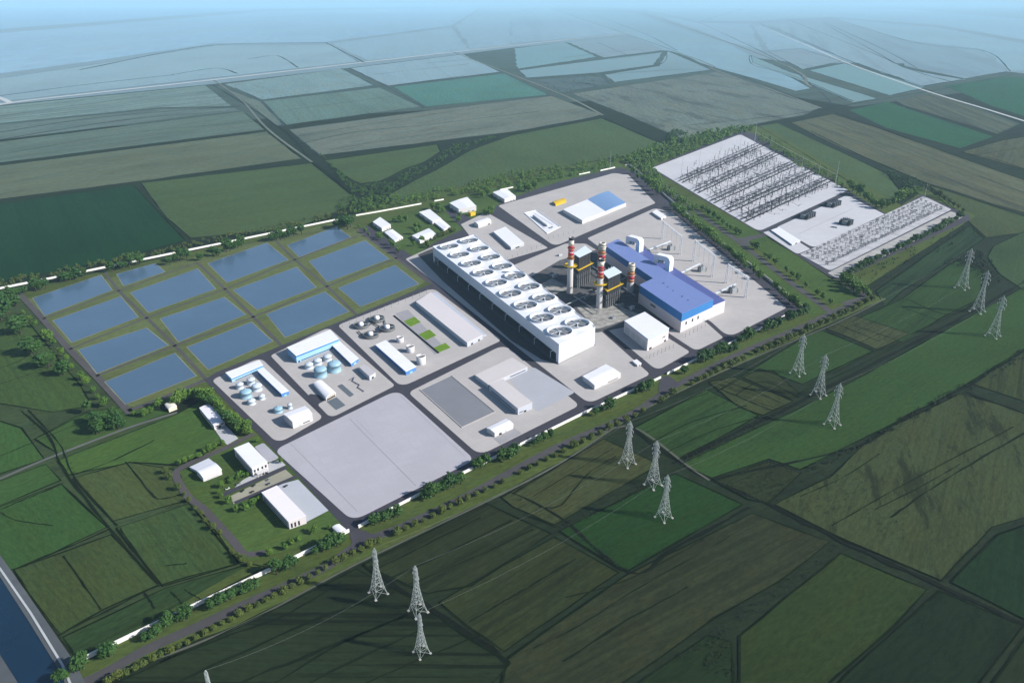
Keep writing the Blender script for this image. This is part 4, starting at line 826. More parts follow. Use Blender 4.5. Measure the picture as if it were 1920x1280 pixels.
def clarifier(x, y, rpx, lab):
    r = rpx / PXM(x, y); b = P(x, y); o = thing('clarifier', lab, 'clarifier', (b[0], b[1], .42), 'round clarifiers north of the long blue building')
    m = MB(); m.lathe((0, 0), [(r, 0), (r, 4.2), (r * .93, 4.2), (r * .93, 2.6)], 30); m.obj('wall', plain('dark tank wall', (.12, .125, .13), .7, 0, .3, .5), o, True)
    m = MB(); m.lathe((0, 0), [(.01, 3.0), (r * .94, 3.0)], 28); m.obj('water', plain('murky water', (.03, .036, .04), .15, spec=.5), o)
    m = MB(); m.lathe((0, 0), [(r * .34, 2.8), (r * .34, 6.6), (r * .1, 7.8), (.02, 7.9)], 16); m.obj('dome', WHITE, o, True)
    m = MB(); m.box((r * .5, .2), r, 1.0, .4, 0, 4.3); m.bar((0, .7, 5.3), (r, .7, 5.3), .09); m.bar((0, -.3, 5.3), (r, -.3, 5.3), .09); m.obj('bridge', LGREY, o)
    m = MB(); m.bar((-r * .4, r * .8, 1.5), (-r * 1.4, r * .5, 1.5), .4, n=6); m.obj('pipe', STEEL, o)
clarifier(677, 613, 14.5, 'outer round clarifier of the pair along the pond road'); clarifier(707, 601, 14.5, 'inner round clarifier of the pair along the pond road')
clarifier(695, 631, 15, 'clarifier tank just behind the long blue building'); clarifier(726, 618, 15, 'round clarifier beside the open cup tanks')
m = MB(); a, b = P(739,592.5), P(822.5,662.5); org = cen([a, b]); m.o = org
d = Vector((b[0] - a[0], b[1] - a[1])).normalized(); n = Vector((-d[1], d[0])); m.prism([Vector(a[:2]) + n * .9, Vector(b[:2]) + n * .9, Vector(b[:2]) - n * .9, Vector(a[:2]) - n * .9], .4, 1.6, True)
tag(m.obj('low_wall', DARK, None, loc=org), 'long black low wall beside the three lawn squares', 'wall')
# pipes that loop between the clarifiers
for pts, lab in (([(690,611),(696,606),(703,607),(712,612),(718,620)], 'thick dark pipe looping between the back and the tank-side clarifiers'), ([(672,621),(680,628),(690,626),(703,624),(716,622)], 'thick dark pipe looping along the front clarifiers'), ([(716,598),(722,602),(724,609)], 'short bent pipe behind the clarifier of the inner corner')):
    org = P(*pts[1]); m = MB(org)
    for i in range(len(pts) - 1): m.bar(P(*pts[i], 2.2), P(*pts[i + 1], 2.2), .8, n=8)
    for p in pts: m.bar(P(*p, .4), P(*p, 2.6), .5, n=6)
    tag(m.obj('pipework', MG if 'short' in lab else STEEL, None, loc=org), lab, 'pipework')
# small pipework on the middle pad
m = MB(); pts = [(657,711),(664,707),(661,714),(668,718),(674,721),(671,726),(682,733)]; org = P(668,718); m.o = org
for i in range(len(pts) - 1): m.bar(P(*pts[i], 1.2), P(*pts[i + 1], 1.2), .45, n=6)
for p in pts: m.bar(P(*p, .4), P(*p, 1.6), .5, n=6)
tag(m.obj('pipework', plain('violet pipe paint', (.08, .08, .13)), None, loc=org), 'zigzag of low dark pipes beside the sunken grey rectangle', 'pipework')
# ------------------------------------------------------------------ transformer bays
PORT = plain('white portal paint', (.75, .76, .78), .5, 0, .06, .5)
BAYS = [((1241,448,419),(1275,477,439),(1258,469),(1219,467),(1257,452),'far'), ((1300,490,457),(1335,519,472),(1316,509),(1277,511),(1312,494),'middle'), ((1361,531,496),(1398,558,520),(1374,549),(1343,549),(1380,532),'near')]
WHICH = {'far': 'in the bay by the white oblong hut', 'middle': 'in the middle bay', 'near': 'in the bay towards the south wall'}
for (lx, lb, lt), (rx, rb, rt), (tx, ty), d0, d1, wh in BAYS:
    a, b = P(lx, lb), P(rx, rb); H = (HT(lx, lb, lt) + HT(rx, rb, rt)) / 2; org = cen([a, b])
    o = thing('line_gantry', f'white portal gantry {WHICH[wh]} beside the turbine hall', 'gantry', org, 'white portal gantries')
    for p in (a, b):
        m = MB(org)
        for s in (-1.4, 1.4):
            for s2 in (-.9, .9): m.bar((p[0] + s * 1.3, p[1] + s2 * 1.3, .4), (p[0] + s * .5, p[1] + s2 * .5, H), .75)
        for k in range(6): m.bar((p[0] - .9, p[1] - .9, .4 + H * k / 6), (p[0] + .9, p[1] + .9, .4 + H * (k + 1) / 6), .4)
        m.obj('post', PORT, o)
    m = MB(org)
    for s in (-.6, .6): m.bar((a[0], a[1] + s, H), (b[0], b[1] + s, H), .9)
    m.bar((a[0], a[1], H - 2.8), (b[0], b[1], H - 2.8), .7)
    for k in range(10):
        p, q = a.lerp(b, k / 10), a.lerp(b, (k + 1) / 10); m.bar((p[0], p[1], H - 2.8), (q[0], q[1], H), .4)
    m.obj('beam', PORT, o)
    for k in range(3):
        p = a.lerp(b, .25 + k * .25); m = MB(org); m.lathe((p[0], p[1]), [(.1, H - 1.7), (.4, H - 2.2), (.4, H - 4), (.1, H - 4.4)], 8); m.bar((p[0], p[1], H - 4.2), (p[0], p[1] - .5, 9), .25); m.obj('insulator', GALV, o)
    c = P(tx, ty); an = atan2(b[1] - a[1], b[0] - a[0]); org = Vector((c[0], c[1], .42))
    o = thing('transformer', f'grey finned power transformer {WHICH[wh]} below the white gantry', 'transformer', org, 'power transformers')
    m = MB(); m.box((0, 0), 11, 8, 8.5, an, .3); m.obj('tank', LGREY, o)
    m = MB(); m.box((0, 0), 15, 14, .3, an, 0); m.obj('plinth', PAD, o)
    ca, sa = cos(an), sin(an)
    for k in range(6):
        for s in (-1, 1):
            u, v = -4.2 + k * 1.7, s * 5.6; m = MB(); m.box((ca * u - sa * v, sa * u + ca * v), .6, 2.6, 7, an, .8); m.obj('radiator', plain('mid grey paint', (.22, .235, .25), .6), o)
    for k in range(3):
        u = -2.6 + k * 2.6; m = MB(); m.lathe((ca * u, sa * u), [(.5, 8.7), (.7, 9.6), (.35, 10.6), (.6, 11.4), (.15, 13)], 8); m.obj('bushing', STEEL, o)
    m = MB(); m.bar((-ca * 4, -sa * 4, 10.4), (ca * 1.5, sa * 1.5, 10.4), 1.0, n=10); m.bar((-ca * 3, -sa * 3, 8.7), (-ca * 3, -sa * 3, 10.2), .3); m.obj('conservator', LGREY, o)
    a, b = P(*d0, 8), P(*d1, 8); org = cen([a, b]); o = thing('bus_duct', f'pale raised bus duct from hall to transformer {WHICH[wh]}', 'bus duct', org, 'raised bus ducts')
    d = Vector((b[0] - a[0], b[1] - a[1])).normalized(); n = Vector((-d[1], d[0])) * 1.7
    m = MB(org); a2 = Vector(a[:2]) - d * 3; m.prism([a2 + n, Vector(b[:2]) + n, Vector(b[:2]) - n, a2 - n], 7.2, 8.6, True, True); m.obj('casing', plain('pale duct cladding', (.58, .62, .66), .5), o)
    for f in (.3, .6, .95):
        p = a.lerp(b, f); m = MB(org); m.bar((p[0] + n[0] * .6, p[1] + n[1] * .6, .4), (p[0] + n[0] * .6, p[1] + n[1] * .6, 7.2), .25); m.bar((p[0] - n[0] * .6, p[1] - n[1] * .6, .4), (p[0] - n[0] * .6, p[1] - n[1] * .6, 7.2), .25); m.obj('support', STEEL, o)
# cabinets and pipe runs of the boiler yard
def cabinet(x, y, dx, dy, hh, lab, mat, rz=.7):
    c = P(x, y); o = thing('equipment_skid', lab, 'equipment', (c[0], c[1], .5), 'equipment in the dark boiler yard')
    m = MB(); m.box((0, 0), dx, dy, hh, rz, .3); m.obj('casing', mat, o)
    m = MB(); m.box((0, 0), dx + .8, dy + .8, .3, rz, 0); m.obj('plinth', PAD, o)
    m = MB(); m.bar((dx * .2, 0, hh), (dx * .2, 0, hh + 1.6), .5, n=8); m.bar((-dx * .2, .3, hh * .9), (-dx * 1.1, .5, hh * .7), .35, n=6); m.obj('pipe', GALV, o)
for a in ((1040,520,9,5,5,'pale cabinet beside the far red-banded stack',LGREY), (1100,560,8,5,4,'grey skid between the two boiler houses, by the yard edge',MG), (1118,548,10,6,6,'dark skid between the two boiler houses, deep in the yard',STEEL), (1165,575,9,5,4,'grey skid on pale gravel beside the near boiler house',MG),
          (1185,580,7,5,5,'pale skid at the foot of the turbine hall corner',LGREY), (1150,597,8,4,3,'low skid on the pale gravel behind the service building',MG), (1012,537,7,4,3,'small cabinet on the gravel patch by the cooling tower',LGREY), (1160,480,10,7,7,'tall dark skid behind the far boiler house',STEEL), (1050,480,8,4,3.5,'small pale cabinet on the pad north of the far stack',LGREY)):
    cabinet(*a)
def rack(line, hh, lab, n, mat=STEEL, pipes=3, grp='pipe racks'):
    a, b = P(*line[0]), P(*line[1]); org = cen([a, b]); o = thing('pipe_rack', lab, 'pipe rack', org, grp); d = Vector((b[0] - a[0], b[1] - a[1])).normalized(); nn = Vector((-d[1], d[0]))
    for k in range(n):
        p = Vector(a[:2]).lerp(Vector(b[:2]), k / (n - 1)); m = MB(org)
        for s in (-1.4, 1.4): m.bar((*(p + nn * s), .4), (*(p + nn * s), hh), .22)
        m.bar((*(p - nn * 1.8), hh), (*(p + nn * 1.8), hh), .22); m.obj('frame', mat, o)
    for j in range(pipes):
        s = (j - (pipes - 1) / 2) * .95; m = MB(org); m.bar((a[0] + nn[0] * s, a[1] + nn[1] * s, hh + .4), (b[0] + nn[0] * s, b[1] + nn[1] * s, hh + .4), .3, n=6); m.obj('pipe', GALV if j % 2 else MG, o)
rack([(1055,582),(1190,520)], 7, 'long pipe rack crossing the dark yard between stacks and hall', 9)
rack([(1075,560),(1120,590)], 5, 'short pipe rack beside the near red-banded stack', 5)
rack([(1100,500),(1190,562)], 8, 'pipe rack along the shaded flank of the turbine hall', 7)
# ------------------------------------------------------------------ lamp posts
LAMP = plain('lamp post steel', (.1, .1, .11), .5)
def lamp_proto():
    m = MB(); m.lathe((0, 0), [(.34, 0), (.3, .5), (.2, .5), (.14, 6.2)], 6); pm = m.obj('pole', LAMP); m = MB(); m.bar((0, 0, 6.1), (1.9, 0, 6.7), .13); m.box((2.1, 0), 1.3, .5, .25, 0, 6.6); hm_ = m.obj('lamp_head', LGREY)
    return pm.data, hm_.data, pm, hm_
PD, HD, p_, h__ = lamp_proto(); bpy.data.objects.remove(p_); bpy.data.objects.remove(h__)
def lamps(pts, desc, rz=0):
    for i, (x, y) in enumerate(pts):
        c = P(x, y); o = thing('lamp_post', f'{ORD[i]} lamp post from the {desc}', 'lamp post', (c[0], c[1], .42), 'lamp posts ' + desc.split(' end of ')[-1]); o.rotation_euler = (0, 0, rz)
        for nm, dt in (('pole', PD), ('lamp_head', HD)):
            q = bpy.data.objects.new(nm, dt); COL.objects.link(q); q.parent = o
def along(a, b, n): return [(a[0] + (b[0] - a[0]) * k / (n - 1), a[1] + (b[1] - a[1]) * k / (n - 1)) for k in range(n)]
lamps(along((642,613),(800,550),13), 'west end of the row along the clarifier pad')
lamps(along((952,487),(1015,462),8), 'cooling tower end of the row on the shed pad', 2)
lamps(along((1028,449),(1075,437),6), 'west end of the row below the vessel tray', 2)
lamps(along((1285,632),(1322,612),6), 'hall corner end of the row before the turbine hall', -1)
lamps(along((1218,672),(1262,652),7), 'near corner end of the row before the service building', -1)
# ------------------------------------------------------------------ cars
def car(x, y, rz, lab, col):
    c = P(x, y); o = thing('parked_car', lab, 'car', (c[0], c[1], .42), 'cars in the small car park'); o.rotation_euler = (0, 0, rz)
    mt = plain('car paint ' + str(col), col, .3, .1, .05, 1, spec=.5); m = MB()
    m.prism([(-2.2, -.85), (2.2, -.8), (2.3, 0), (2.2, .8), (-2.2, .85)], .35, .95, True, True, [(-2.15, -.8), (2.0, -.72), (2.05, 0), (2.0, .72), (-2.15, .8)]); m.obj('body', mt, o)
    m = MB(); m.prism([(-1.7, -.74), (.9, -.74), (.9, .74), (-1.7, .74)], .95, 1.5, True, False, [(-1.3, -.6), (.35, -.6), (.35, .6), (-1.3, .6)]); m.obj('cabin', GLASS if sum(col) > .3 else mt, o)
    for sx in (-1.35, 1.4):
        for sy in (-.82, .82):
            m = MB(); m.bar((sx, sy - .1, .34), (sx, sy + .1, .34), .34, n=10); m.obj('wheel', DARK, o)
BK, WT, SV = (.012, .012, .015), (.7, .7, .72), (.2, .22, .25)
for a in ((476,911,1.2,'black car parked alone on the strip across from the porch',BK), (502.5,900,1.2,'dark car at the east part of the strip, closer to the porch road',SV), (503,908,1.0,'dark blue car at the east part of the strip, closer to the long block',(.01,.03,.07)),
          (455,921,1.2,'black car near the west end of the strip by the trees',BK), (473,923,.9,'black car on the strip edge by the lower road',BK), (536,912,1.0,'dark car on the bluish paving behind the long white block',BK), (427,917,.7,'white car at the west end of the upper parking row',WT), (447,908,.7,'silver car in the upper parking row among the trees',SV), (499,888,.6,'black car stopped before the pillared porch',BK)):
    car(*a)
# ------------------------------------------------------------------ walls and fence
WALLM = plain('white wall render', (.74, .72, .68), .8, 0, .06, .4)
def wall(line, hh, th, lab, mat=WALLM, name='perimeter_wall', cat='wall', grp='white perimeter walls', post=12):
    pts = spline([Vector(P(x, y)[:2]) for x, y in line], 4) if len(line) > 2 else [Vector(P(x, y)[:2]) for x, y in line]
    org = cen(pts); o = thing(name, lab, cat, org, grp); m, c, pp = MB(org), MB(org), MB(org); run = 0
    for i in range(len(pts) - 1):
        a, b = pts[i], pts[i + 1]; d = (b - a); L_ = d.length; d.normalize(); n = Vector((-d[1], d[0]))
        m.prism([a + n * th / 2, b + n * th / 2, b - n * th / 2, a - n * th / 2], 0, hh, False); c.prism([a + n * th * .8, b + n * th * .8, b - n * th * .8, a - n * th * .8], hh, hh + .18, True, True)
        k = max(1, int(L_ / post))
        for j in range(k):
            p = a.lerp(b, j / k); w_ = th * .75; pp.box((p[0], p[1]), w_ * 2, w_ * 2, hh + .4, atan2(d[1], d[0]))
    m.obj('wall_panels', mat, o); c.obj('coping', mat, o); pp.obj('pier', mat, o)
wall([(150,1241),(280,1178),(400,1121),(520,1064),(655,997)], 3.6, .7, 'long white wall from the canal to the main gate')
wall([(673,989),(780,932),(900,873),(1010,818),(1120,764),(1239,709)], 3.0, .7, 'white wall between the main gate and the second gate')
wall([(1251,702),(1320,668),(1400,630),(1478,590)], 2.8, .7, 'white wall between the second gate and the east corner')
wall([(-60,555),(0,542),(160,510),(330,475),(500,440),(655,408)], 3.2, .8, 'white wall behind the ponds, along the dark green field')
wall([(668,405),(720,396),(790,383)], 3.0, .8, 'white wall piece behind the houses on the lawn')
wall([(815,378),(832,375)], 3.0, .8, 'short white wall piece beside the house with the yellow porch')
wall([(938,357),(962,352)], 3.0, .8, 'short white wall piece behind the house with gutter eaves')
wall([(1086,328),(1106,324)], 3.0, .8, 'short white wall piece before the wood north of the storage hall')
wall([(1126,321),(1153,315)], 3.4, .8, 'white wall piece at the north corner of the storage hall pad')
wall([(1172,311),(1188,316),(1255,375),(1330,437),(1415,505),(1505,578)], 4.2, .8, 'grey concrete fence wall between plant and switchyard avenue', plain('fence concrete', (.4, .4, .36), .85, 0, .15, .2), 'fence_wall', 'wall', None, 8)
# ------------------------------------------------------------------ pylons and their lines
PYL = plain('weathered lattice steel', (.33, .37, .36), .6, .05, .12, .6)
def pylon_parts():
    H = 40.0; m = MB()
    def half(z): return 4.9 - (4.9 - 1.25) * (z / 24) ** .7 if z < 24 else 1.25 - .35 * (z - 24) / 16
    zs_ = [0, 6, 11.5, 16, 20, 23.5, 27, 30, 33, 36, 38.5]
    for i in range(len(zs_) - 1):
        z0, z1 = zs_[i], zs_[i + 1]; a, b = half(z0), half(z1); c0 = [(-a, -a), (a, -a), (a, a), (-a, a)]; c1 = [(-b, -b), (b, -b), (b, b), (-b, b)]
        for k in range(4):
            m.bar((*c0[k], z0), (*c1[k], z1), .17 if z0 < 20 else .15); k2 = (k + 1) % 4
            m.bar((*c0[k], z0), (*c1[k2], z1), .1); m.bar((*c0[k2], z0), (*c1[k], z1), .1)
            m.bar((*c1[k], z1), (*c1[k2], z1), .13)
    for k in ((-.9, -.9), (.9, -.9), (.9, .9), (-.9, .9)): m.bar((*k, 38.5), (0, 0, 41), .22)
    body = m.obj('lattice_body', PYL); arms = []
    for z, l in ((29, 3.2), (33, 3.8), (37, 2.8)):
        m = MB()
        for s in (-1, 1):
            for q in (-.9, .9): m.bar((0, q, z), (s * l, 0, z + .3), .2); m.bar((0, q, z + 1.6), (s * l, 0, z + .3), .16)
        arms.append(m.obj('cross_arm', PYL))
    m = MB()
    for z, l in ((29, 3.2), (33, 3.8), (37, 2.8)):
        for s in (-1, 1): m.lathe((s * l, 0), [(.08, z + .2), (.28, z - .4), (.28, z - 1.6), (.08, z - 1.9)], 6)
    ins = m.obj('insulator', GALV); feet = []
    for sx in (-4.9, 4.9):
        for sy in (-4.9, 4.9):
            m = MB(); m.box((sx, sy), 1.6, 1.6, .9, 0, -.4); feet.append(m.obj('footing', PAD))
    ds = [(q.name.split('.')[0], q.data) for q in [body] + arms + [ins] + feet]
    for q in [body] + arms + [ins] + feet: bpy.data.objects.remove(q)
    return ds
PYD = pylon_parts()
PYS = {1: (709.5,1112,1027,'lattice pylon on the striped field facing the main gate'), 2: (784,1146,1060,'lattice pylon by the ditch crossing below the gate, partly behind another'), 3: (791,1223,1149,'lattice pylon on dark striped field overlapping the foot of another pylon'),
       4: (1176,869,789,'lattice pylon on the brown field next to the south road'), 5: (1224,909,826,'lattice pylon between the brown field and the fresh green one'), 6: (1244,970,890,'lattice pylon standing in the fresh green field'),
       7: (1495,700,626,'lattice pylon on the green strip below the east corner of the plant'), 8: (1534,741,664,'lattice pylon beside the wide dark ditch below the east corner'), 9: (1560,796,718,'lattice pylon in the broad green band south of the wide ditch'),
       10: (1803,540,466,'lattice pylon on dark grass east of the switchyard hedge'), 11: (1832,584,507,'lattice pylon at the head of the wide ditch east of the switchyard'), 12: (1861,630,554,'lattice pylon at the east end of the broad green band'), 13: (404,1338,1256,'lattice pylon at the bottom edge of which only the tip shows')}
TOPS = {}
dirp = P(1176,869) - P(709.5,1112); PANG = atan2(dirp[1], dirp[0]) + pi / 2
for k, (x, yb, yt, lab) in PYS.items():
    c = P(x, yb); s = HT(x, yb, yt) / 41.0; o = thing('electricity_pylon', lab, 'pylon', (c[0], c[1], .1), 'pylons of the three power lines'); o.rotation_euler = (0, 0, PANG); o.scale = (s, s, s)
    for nm, dt in PYD:
        q = bpy.data.objects.new(nm, dt); COL.objects.link(q); q.parent = o
    TOPS[k] = (Vector((c[0], c[1], 0)), s)
WIRE = plain('conductor aluminium', (.22, .24, .24), .6, .0, .05, 1)
for a, b, lab in ((1,4,'slack power line spanning from the gate-side pylon to the brown-field pylon'), (4,7,'slack power line over the green field below the second gate'), (7,10,'slack power line passing the east corner of the plant'),
                  (13,2,'slack power line over the dark striped field at the bottom'), (2,5,'slack power line from the ditch crossing to the brown field edge'), (5,8,'slack power line reaching the wide dark ditch'), (8,11,'slack power line following the wide ditch eastwards'),
                  (3,6,'slack power line from the lowest striped field to the fresh green field'), (6,9,'slack power line over the rough patch to the broad green band'), (9,12,'slack power line along the broad green band')):
    (pa, sa_), (pb, sb_) = TOPS[a], TOPS[b]; org = (pa + pb) / 2; m = MB(org); nx = Vector((cos(PANG), sin(PANG), 0))
    for z, l in ((41, 0),):
        for s in ((-1, 1) if l else (0,)):
            A_, B_ = pa + nx * l * s * sa_ + Vector((0, 0, z * sa_)), pb + nx * l * s * sb_ + Vector((0, 0, z * sb_)); pr = None
            for j in range(17):
                t = j / 16; p = A_.lerp(B_, t); p.z -= 4 * t * (1 - t) * 9
                if pr: m.bar(pr, p, .04, n=3)
                pr = p
    tag(m.obj('power_line', WIRE, None, loc=org), lab, 'power line', 'slack power lines')
# ------------------------------------------------------------------ switchyard
GST = plain('dark gantry steel', (.05, .05, .058), .6, 0, .2, 1)
MASTP = [((1414,272,232),'tall pale lightning mast at the north-east corner of the big switchyard'), ((1565,352,303),'tall pale lightning mast at the east corner of the big switchyard'), ((1386,290,244),'dark lightning mast near the north corner of the white pad'), ((1347,318,269),'dark lightning mast in the middle of the empty white pad'), ((1309,328,279),'thin lightning mast at the pond-side edge of the white pad'),
         ((1277,333,291),'thin lightning mast at the west corner of the white pad'), ((1501,328,292),'lightning mast among the gantries by the east hedge'), ((1532,345,308),'lightning mast by the end of the fourth gantry row'), ((1144,318,284),'white lightning mast in the hedge north of the storage hall'), ((1733,372,345),'dark lightning mast at the top of the long speckled yard')]
for (x, yb, yt), lab in MASTP:
    c = P(x, yb); H = HT(x, yb, yt); o = thing('lightning_mast', lab, 'mast', (c[0], c[1], .45), 'lightning masts'); mt = GALV if 'pale' in lab or 'white' in lab.split(' ')[:1] else LGREY
    m = MB(); m.lathe((0, 0), [(.75 if 'tall' in lab else .5, 0), (.25, H)], 8); m.obj('pole', mt, o)
    m = MB(); m.bar((0, 0, H - .2), (0, 0, H + 2.5), .1); m.obj('rod', mt, o); m = MB(); m.box((0, 0), 2, 2, .5, .5, 0); m.obj('footing', PAD, o)
a, b = P(1414,247,0), P(1565,330,0)
ROWS = [((1281,342),(1441,269)), ((1311,361),(1470,285)), ((1341,380),(1506,304)), ((1370,397),(1534,322)), ((1399,415),(1562,338))]
def gantry(a, b, H, lab):
    org = cen([a, b]); o = thing('yard_gantry', lab, 'gantry', org, 'dark gantries across the big switchyard'); d = Vector((b[0] - a[0], b[1] - a[1])).normalized(); n = Vector((-d[1], d[0])); K = 7
    for k in range(K):
        p = Vector(a[:2]).lerp(Vector(b[:2]), k / (K - 1)); m = MB(org)
        for s in (-1, 1):
            m.bar((*(p + n * s * 1.7), .45), (*(p + n * s * .35), H), .3)
            m.bar((*(p + n * s * 1.2), H * .35), (*(p - n * s * .8), H * .65), .16)
        m.obj('leg', GST, o)
    m = MB(org)
    for s in (-.6, .6):
        for z in (H, H - 1.3): m.bar((a[0] + n[0] * s, a[1] + n[1] * s, z), (b[0] + n[0] * s, b[1] + n[1] * s, z), .2)
    for k in range(40):
        p, q = Vector(a[:2]).lerp(Vector(b[:2]), k / 40), Vector(a[:2]).lerp(Vector(b[:2]), (k + 1) / 40); m.bar((*(p + n * .6), H - 1.3 * (k % 2)), (*(q + n * .6), H - 1.3 * ((k + 1) % 2)), .13); m.bar((*(p + n * .6), H), (*(q - n * .6), H), .13)
    m.obj('beam', GST, o)
    for k in range(12):
        p = Vector(a[:2]).lerp(Vector(b[:2]), (k + .5) / 12); m = MB(org); m.lathe(p, [(.1, H - 1.3), (.32, H - 1.8), (.32, H - 3.4), (.1, H - 3.8)], 6); m.obj('insulator', GST, o)
for i, (a, b) in enumerate(ROWS):
    A_, B_ = P(*a), P(*b); d = Vector((B_[0] - A_[0], B_[1] - A_[1])).normalized(); n = Vector((-d[1], d[0]))
    for s, wd_ in ((0, 'outer'), (1, 'inner')):
        off = (P(1311,361) - P(1281,342)) * -.2 * s; off.z = 0; gantry(A_ + off, B_ + off, 11, f'{wd_} dark gantry of the {ORD[i]} row from the empty end of the switchyard')
def equip(kind):
    m = MB(); out = []
    if kind == 'insulator_post':
        m.box((0, 0), .9, .9, .5, 0, 0); m.bar((0, 0, .4), (0, 0, 2.2), .22); out.append(m.obj('pedestal', GST))
        m = MB(); m.lathe((0, 0), [(.2, 2.2), (.42, 2.6), (.2, 3.0), (.42, 3.4), (.2, 3.8), (.42, 4.2), (.15, 4.8)], 6); m.bar((-.9, 0, 4.9), (.9, 0, 4.9), .16); out.append(m.obj('insulator', GST))
    elif kind == 'circuit_breaker':
        m.box((0, 0), 3.6, .9, .5, 0, 1.6); m.bar((-1.5, 0, 0), (-1.5, 0, 1.8), .25); m.bar((1.5, 0, 0), (1.5, 0, 1.8), .25); out.append(m.obj('frame', GST))
        for x in (-1.5, 0, 1.5):
            m = MB(); m.bar((x, 0, 2), (x, 0, 4.2), .28, n=6); m.bar((x - .1, 0, 4.2), (x + 1.3, 0, 5.6), .3, n=6); m.bar((x - .1, 0, 4.2), (x - 1.0, 0, 5.6), .3, n=6); out.append(m.obj('pole', GST))
    else:
        m.bar((-2.2, 0, 0), (-2.2, 0, 3), .22); m.bar((2.2, 0, 0), (2.2, 0, 3), .22); m.bar((-2.6, 0, 3), (2.6, 0, 3), .2); out.append(m.obj('frame', GST))
        m = MB()
        for x in (-2, 0, 2): m.lathe((x, 0), [(.2, 3.0), (.4, 3.5), (.2, 4.0), (.4, 4.5), (.12, 5.2)], 6)
        out.append(m.obj('insulator', GST)); m = MB(); m.bar((-2.6, .2, 5.3), (2.6, .6, 5.9), .13); out.append(m.obj('blade', GALV))
    ds = [(q.name.split('.')[0], q.data) for q in out]
    for q in out: bpy.data.objects.remove(q)
    return ds
EQ = {k: equip(k) for k in ('insulator_post', 'circuit_breaker', 'disconnector')}
def put(kind, p, rz, lab, cat, grp, sc=1.0):
    o = thing(kind, lab, cat, (p[0], p[1], .46), grp); o.rotation_euler = (0, 0, rz); o.scale = (sc,) * 3
    for nm, dt in EQ[kind]:
        q = bpy.data.objects.new(nm, dt); COL.objects.link(q); q.parent = o
rr = random.Random(3)
A0, A1, A2, A3 = P(1245,318), P(1385,260), P(1580,361), P(1425,428)
def yq(q, u, v): return q[0].lerp(q[3], u).lerp(q[1].lerp(q[2], u), v)
Y1 = (A0, A1, A2, A3); an1 = atan2(ROWS and (P(*ROWS[0][1]) - P(*ROWS[0][0]))[1], (P(*ROWS[0][1]) - P(*ROWS[0][0]))[0])
for i in range(5):
    top = .125 if i < 4 else .07
    for j in range(17):
        for q in (.02, .6, 1.0):
            put('insulator_post', yq(Y1, .205 + i * .158 + top * q + rr.uniform(-.014, .014), .03 + j * .057 + rr.uniform(-.022, .022)), an1, 'dark insulator post among the gantry rows of the big switchyard', 'insulator post', 'insulator posts of the big switchyard', rr.uniform(1.6, 3.0))
        put('circuit_breaker', yq(Y1, .205 + i * .158 + top * .4 + rr.uniform(-.012, .012), .04 + j * .056 + rr.uniform(-.01, .01)), an1 + pi / 2, 'dark circuit breaker in the bays of the big switchyard', 'circuit breaker', 'circuit breakers of the big switchyard', rr.uniform(1.6, 2.4))
        put('disconnector', yq(Y1, .205 + i * .158 + top * .8 + rr.uniform(-.014, .014), .03 + j * .057 + rr.uniform(-.015, .015)), an1 + pi / 2, 'dark disconnector in the bays of the big switchyard', 'disconnector', 'disconnectors of the big switchyard', rr.uniform(1.6, 2.4))
for j in range(34):
    put('insulator_post', yq(Y1, rr.uniform(.1, .21), rr.uniform(.05, .95) ** .8), an1, 'dark insulator post standing before the first gantry row', 'insulator post', 'insulator posts before the first gantry row', rr.uniform(1.6, 2.6))
Y3 = (P(1508,477), P(1730,373), P(1776,392), P(1553,501)); an3 = atan2((P(1730,373) - P(1508,477))[1], (P(1730,373) - P(1508,477))[0])
for i in range(5):
    for j in range(36):
        kd = ('insulator_post', 'disconnector', 'circuit_breaker', 'disconnector')[(i + j * 2) % 4] if j % 5 else 'circuit_breaker'
        if kd == 'insulator_post' and (j + i) % 3: kd = 'circuit_breaker'
        put(kd, yq(Y3, .1 + i * .19 + rr.uniform(-.04, .04), 0.012 + j * .027 + rr.uniform(-.008, .008)), an3 + (pi / 2 if kd != 'insulator_post' else 0), f'dark {kd.replace("_", " ")} in the long speckled yard by the east hedge', kd.replace('_', ' '), f'{kd.replace("_", " ")}s of the long speckled yard', rr.uniform(.9, 1.5))
def busbar(q, u, lab, z=6.0):
    a, b = yq(q, u, .02), yq(q, u, .98); org = cen([a, b]); o = thing('busbar', lab, 'busbar', org, 'tubular busbars'); d = (b - a).normalized(); n = Vector((-d[1], d[0], 0))
    for s in (-2.2, 0, 2.2):
        m = MB(org); m.bar((a[0] + n[0] * s, a[1] + n[1] * s, z), (b[0] + n[0] * s, b[1] + n[1] * s, z), .17, n=6); m.obj('tube', GST, o)
    for k in range(13):
        p = a.lerp(b, (k + .5) / 13); m = MB(org)
        m.bar((p[0], p[1], .45), (p[0], p[1], z - 1.2), .22); m.bar((p[0] - n[0] * 2.6, p[1] - n[1] * 2.6, z - 1.2), (p[0] + n[0] * 2.6, p[1] + n[1] * 2.6, z - 1.2), .18)
        for s in (-2.2, 0, 2.2): m.bar((p[0] + n[0] * s, p[1] + n[1] * s, z - 1.1), (p[0] + n[0] * s, p[1] + n[1] * s, z), .2)
        m.obj('support', GST, o)
for i in range(5): busbar(Y1, .275 + i * .158, f'triple tubular busbar behind the {ORD[i]} gantry row')
for i in range(5): busbar(Y1, .225 + i * .158, f'triple tubular busbar close before the {ORD[i]} gantry row', 8)
busbar(Y3, .93, 'triple tubular busbar along the kerb of the speckled yard', 5)
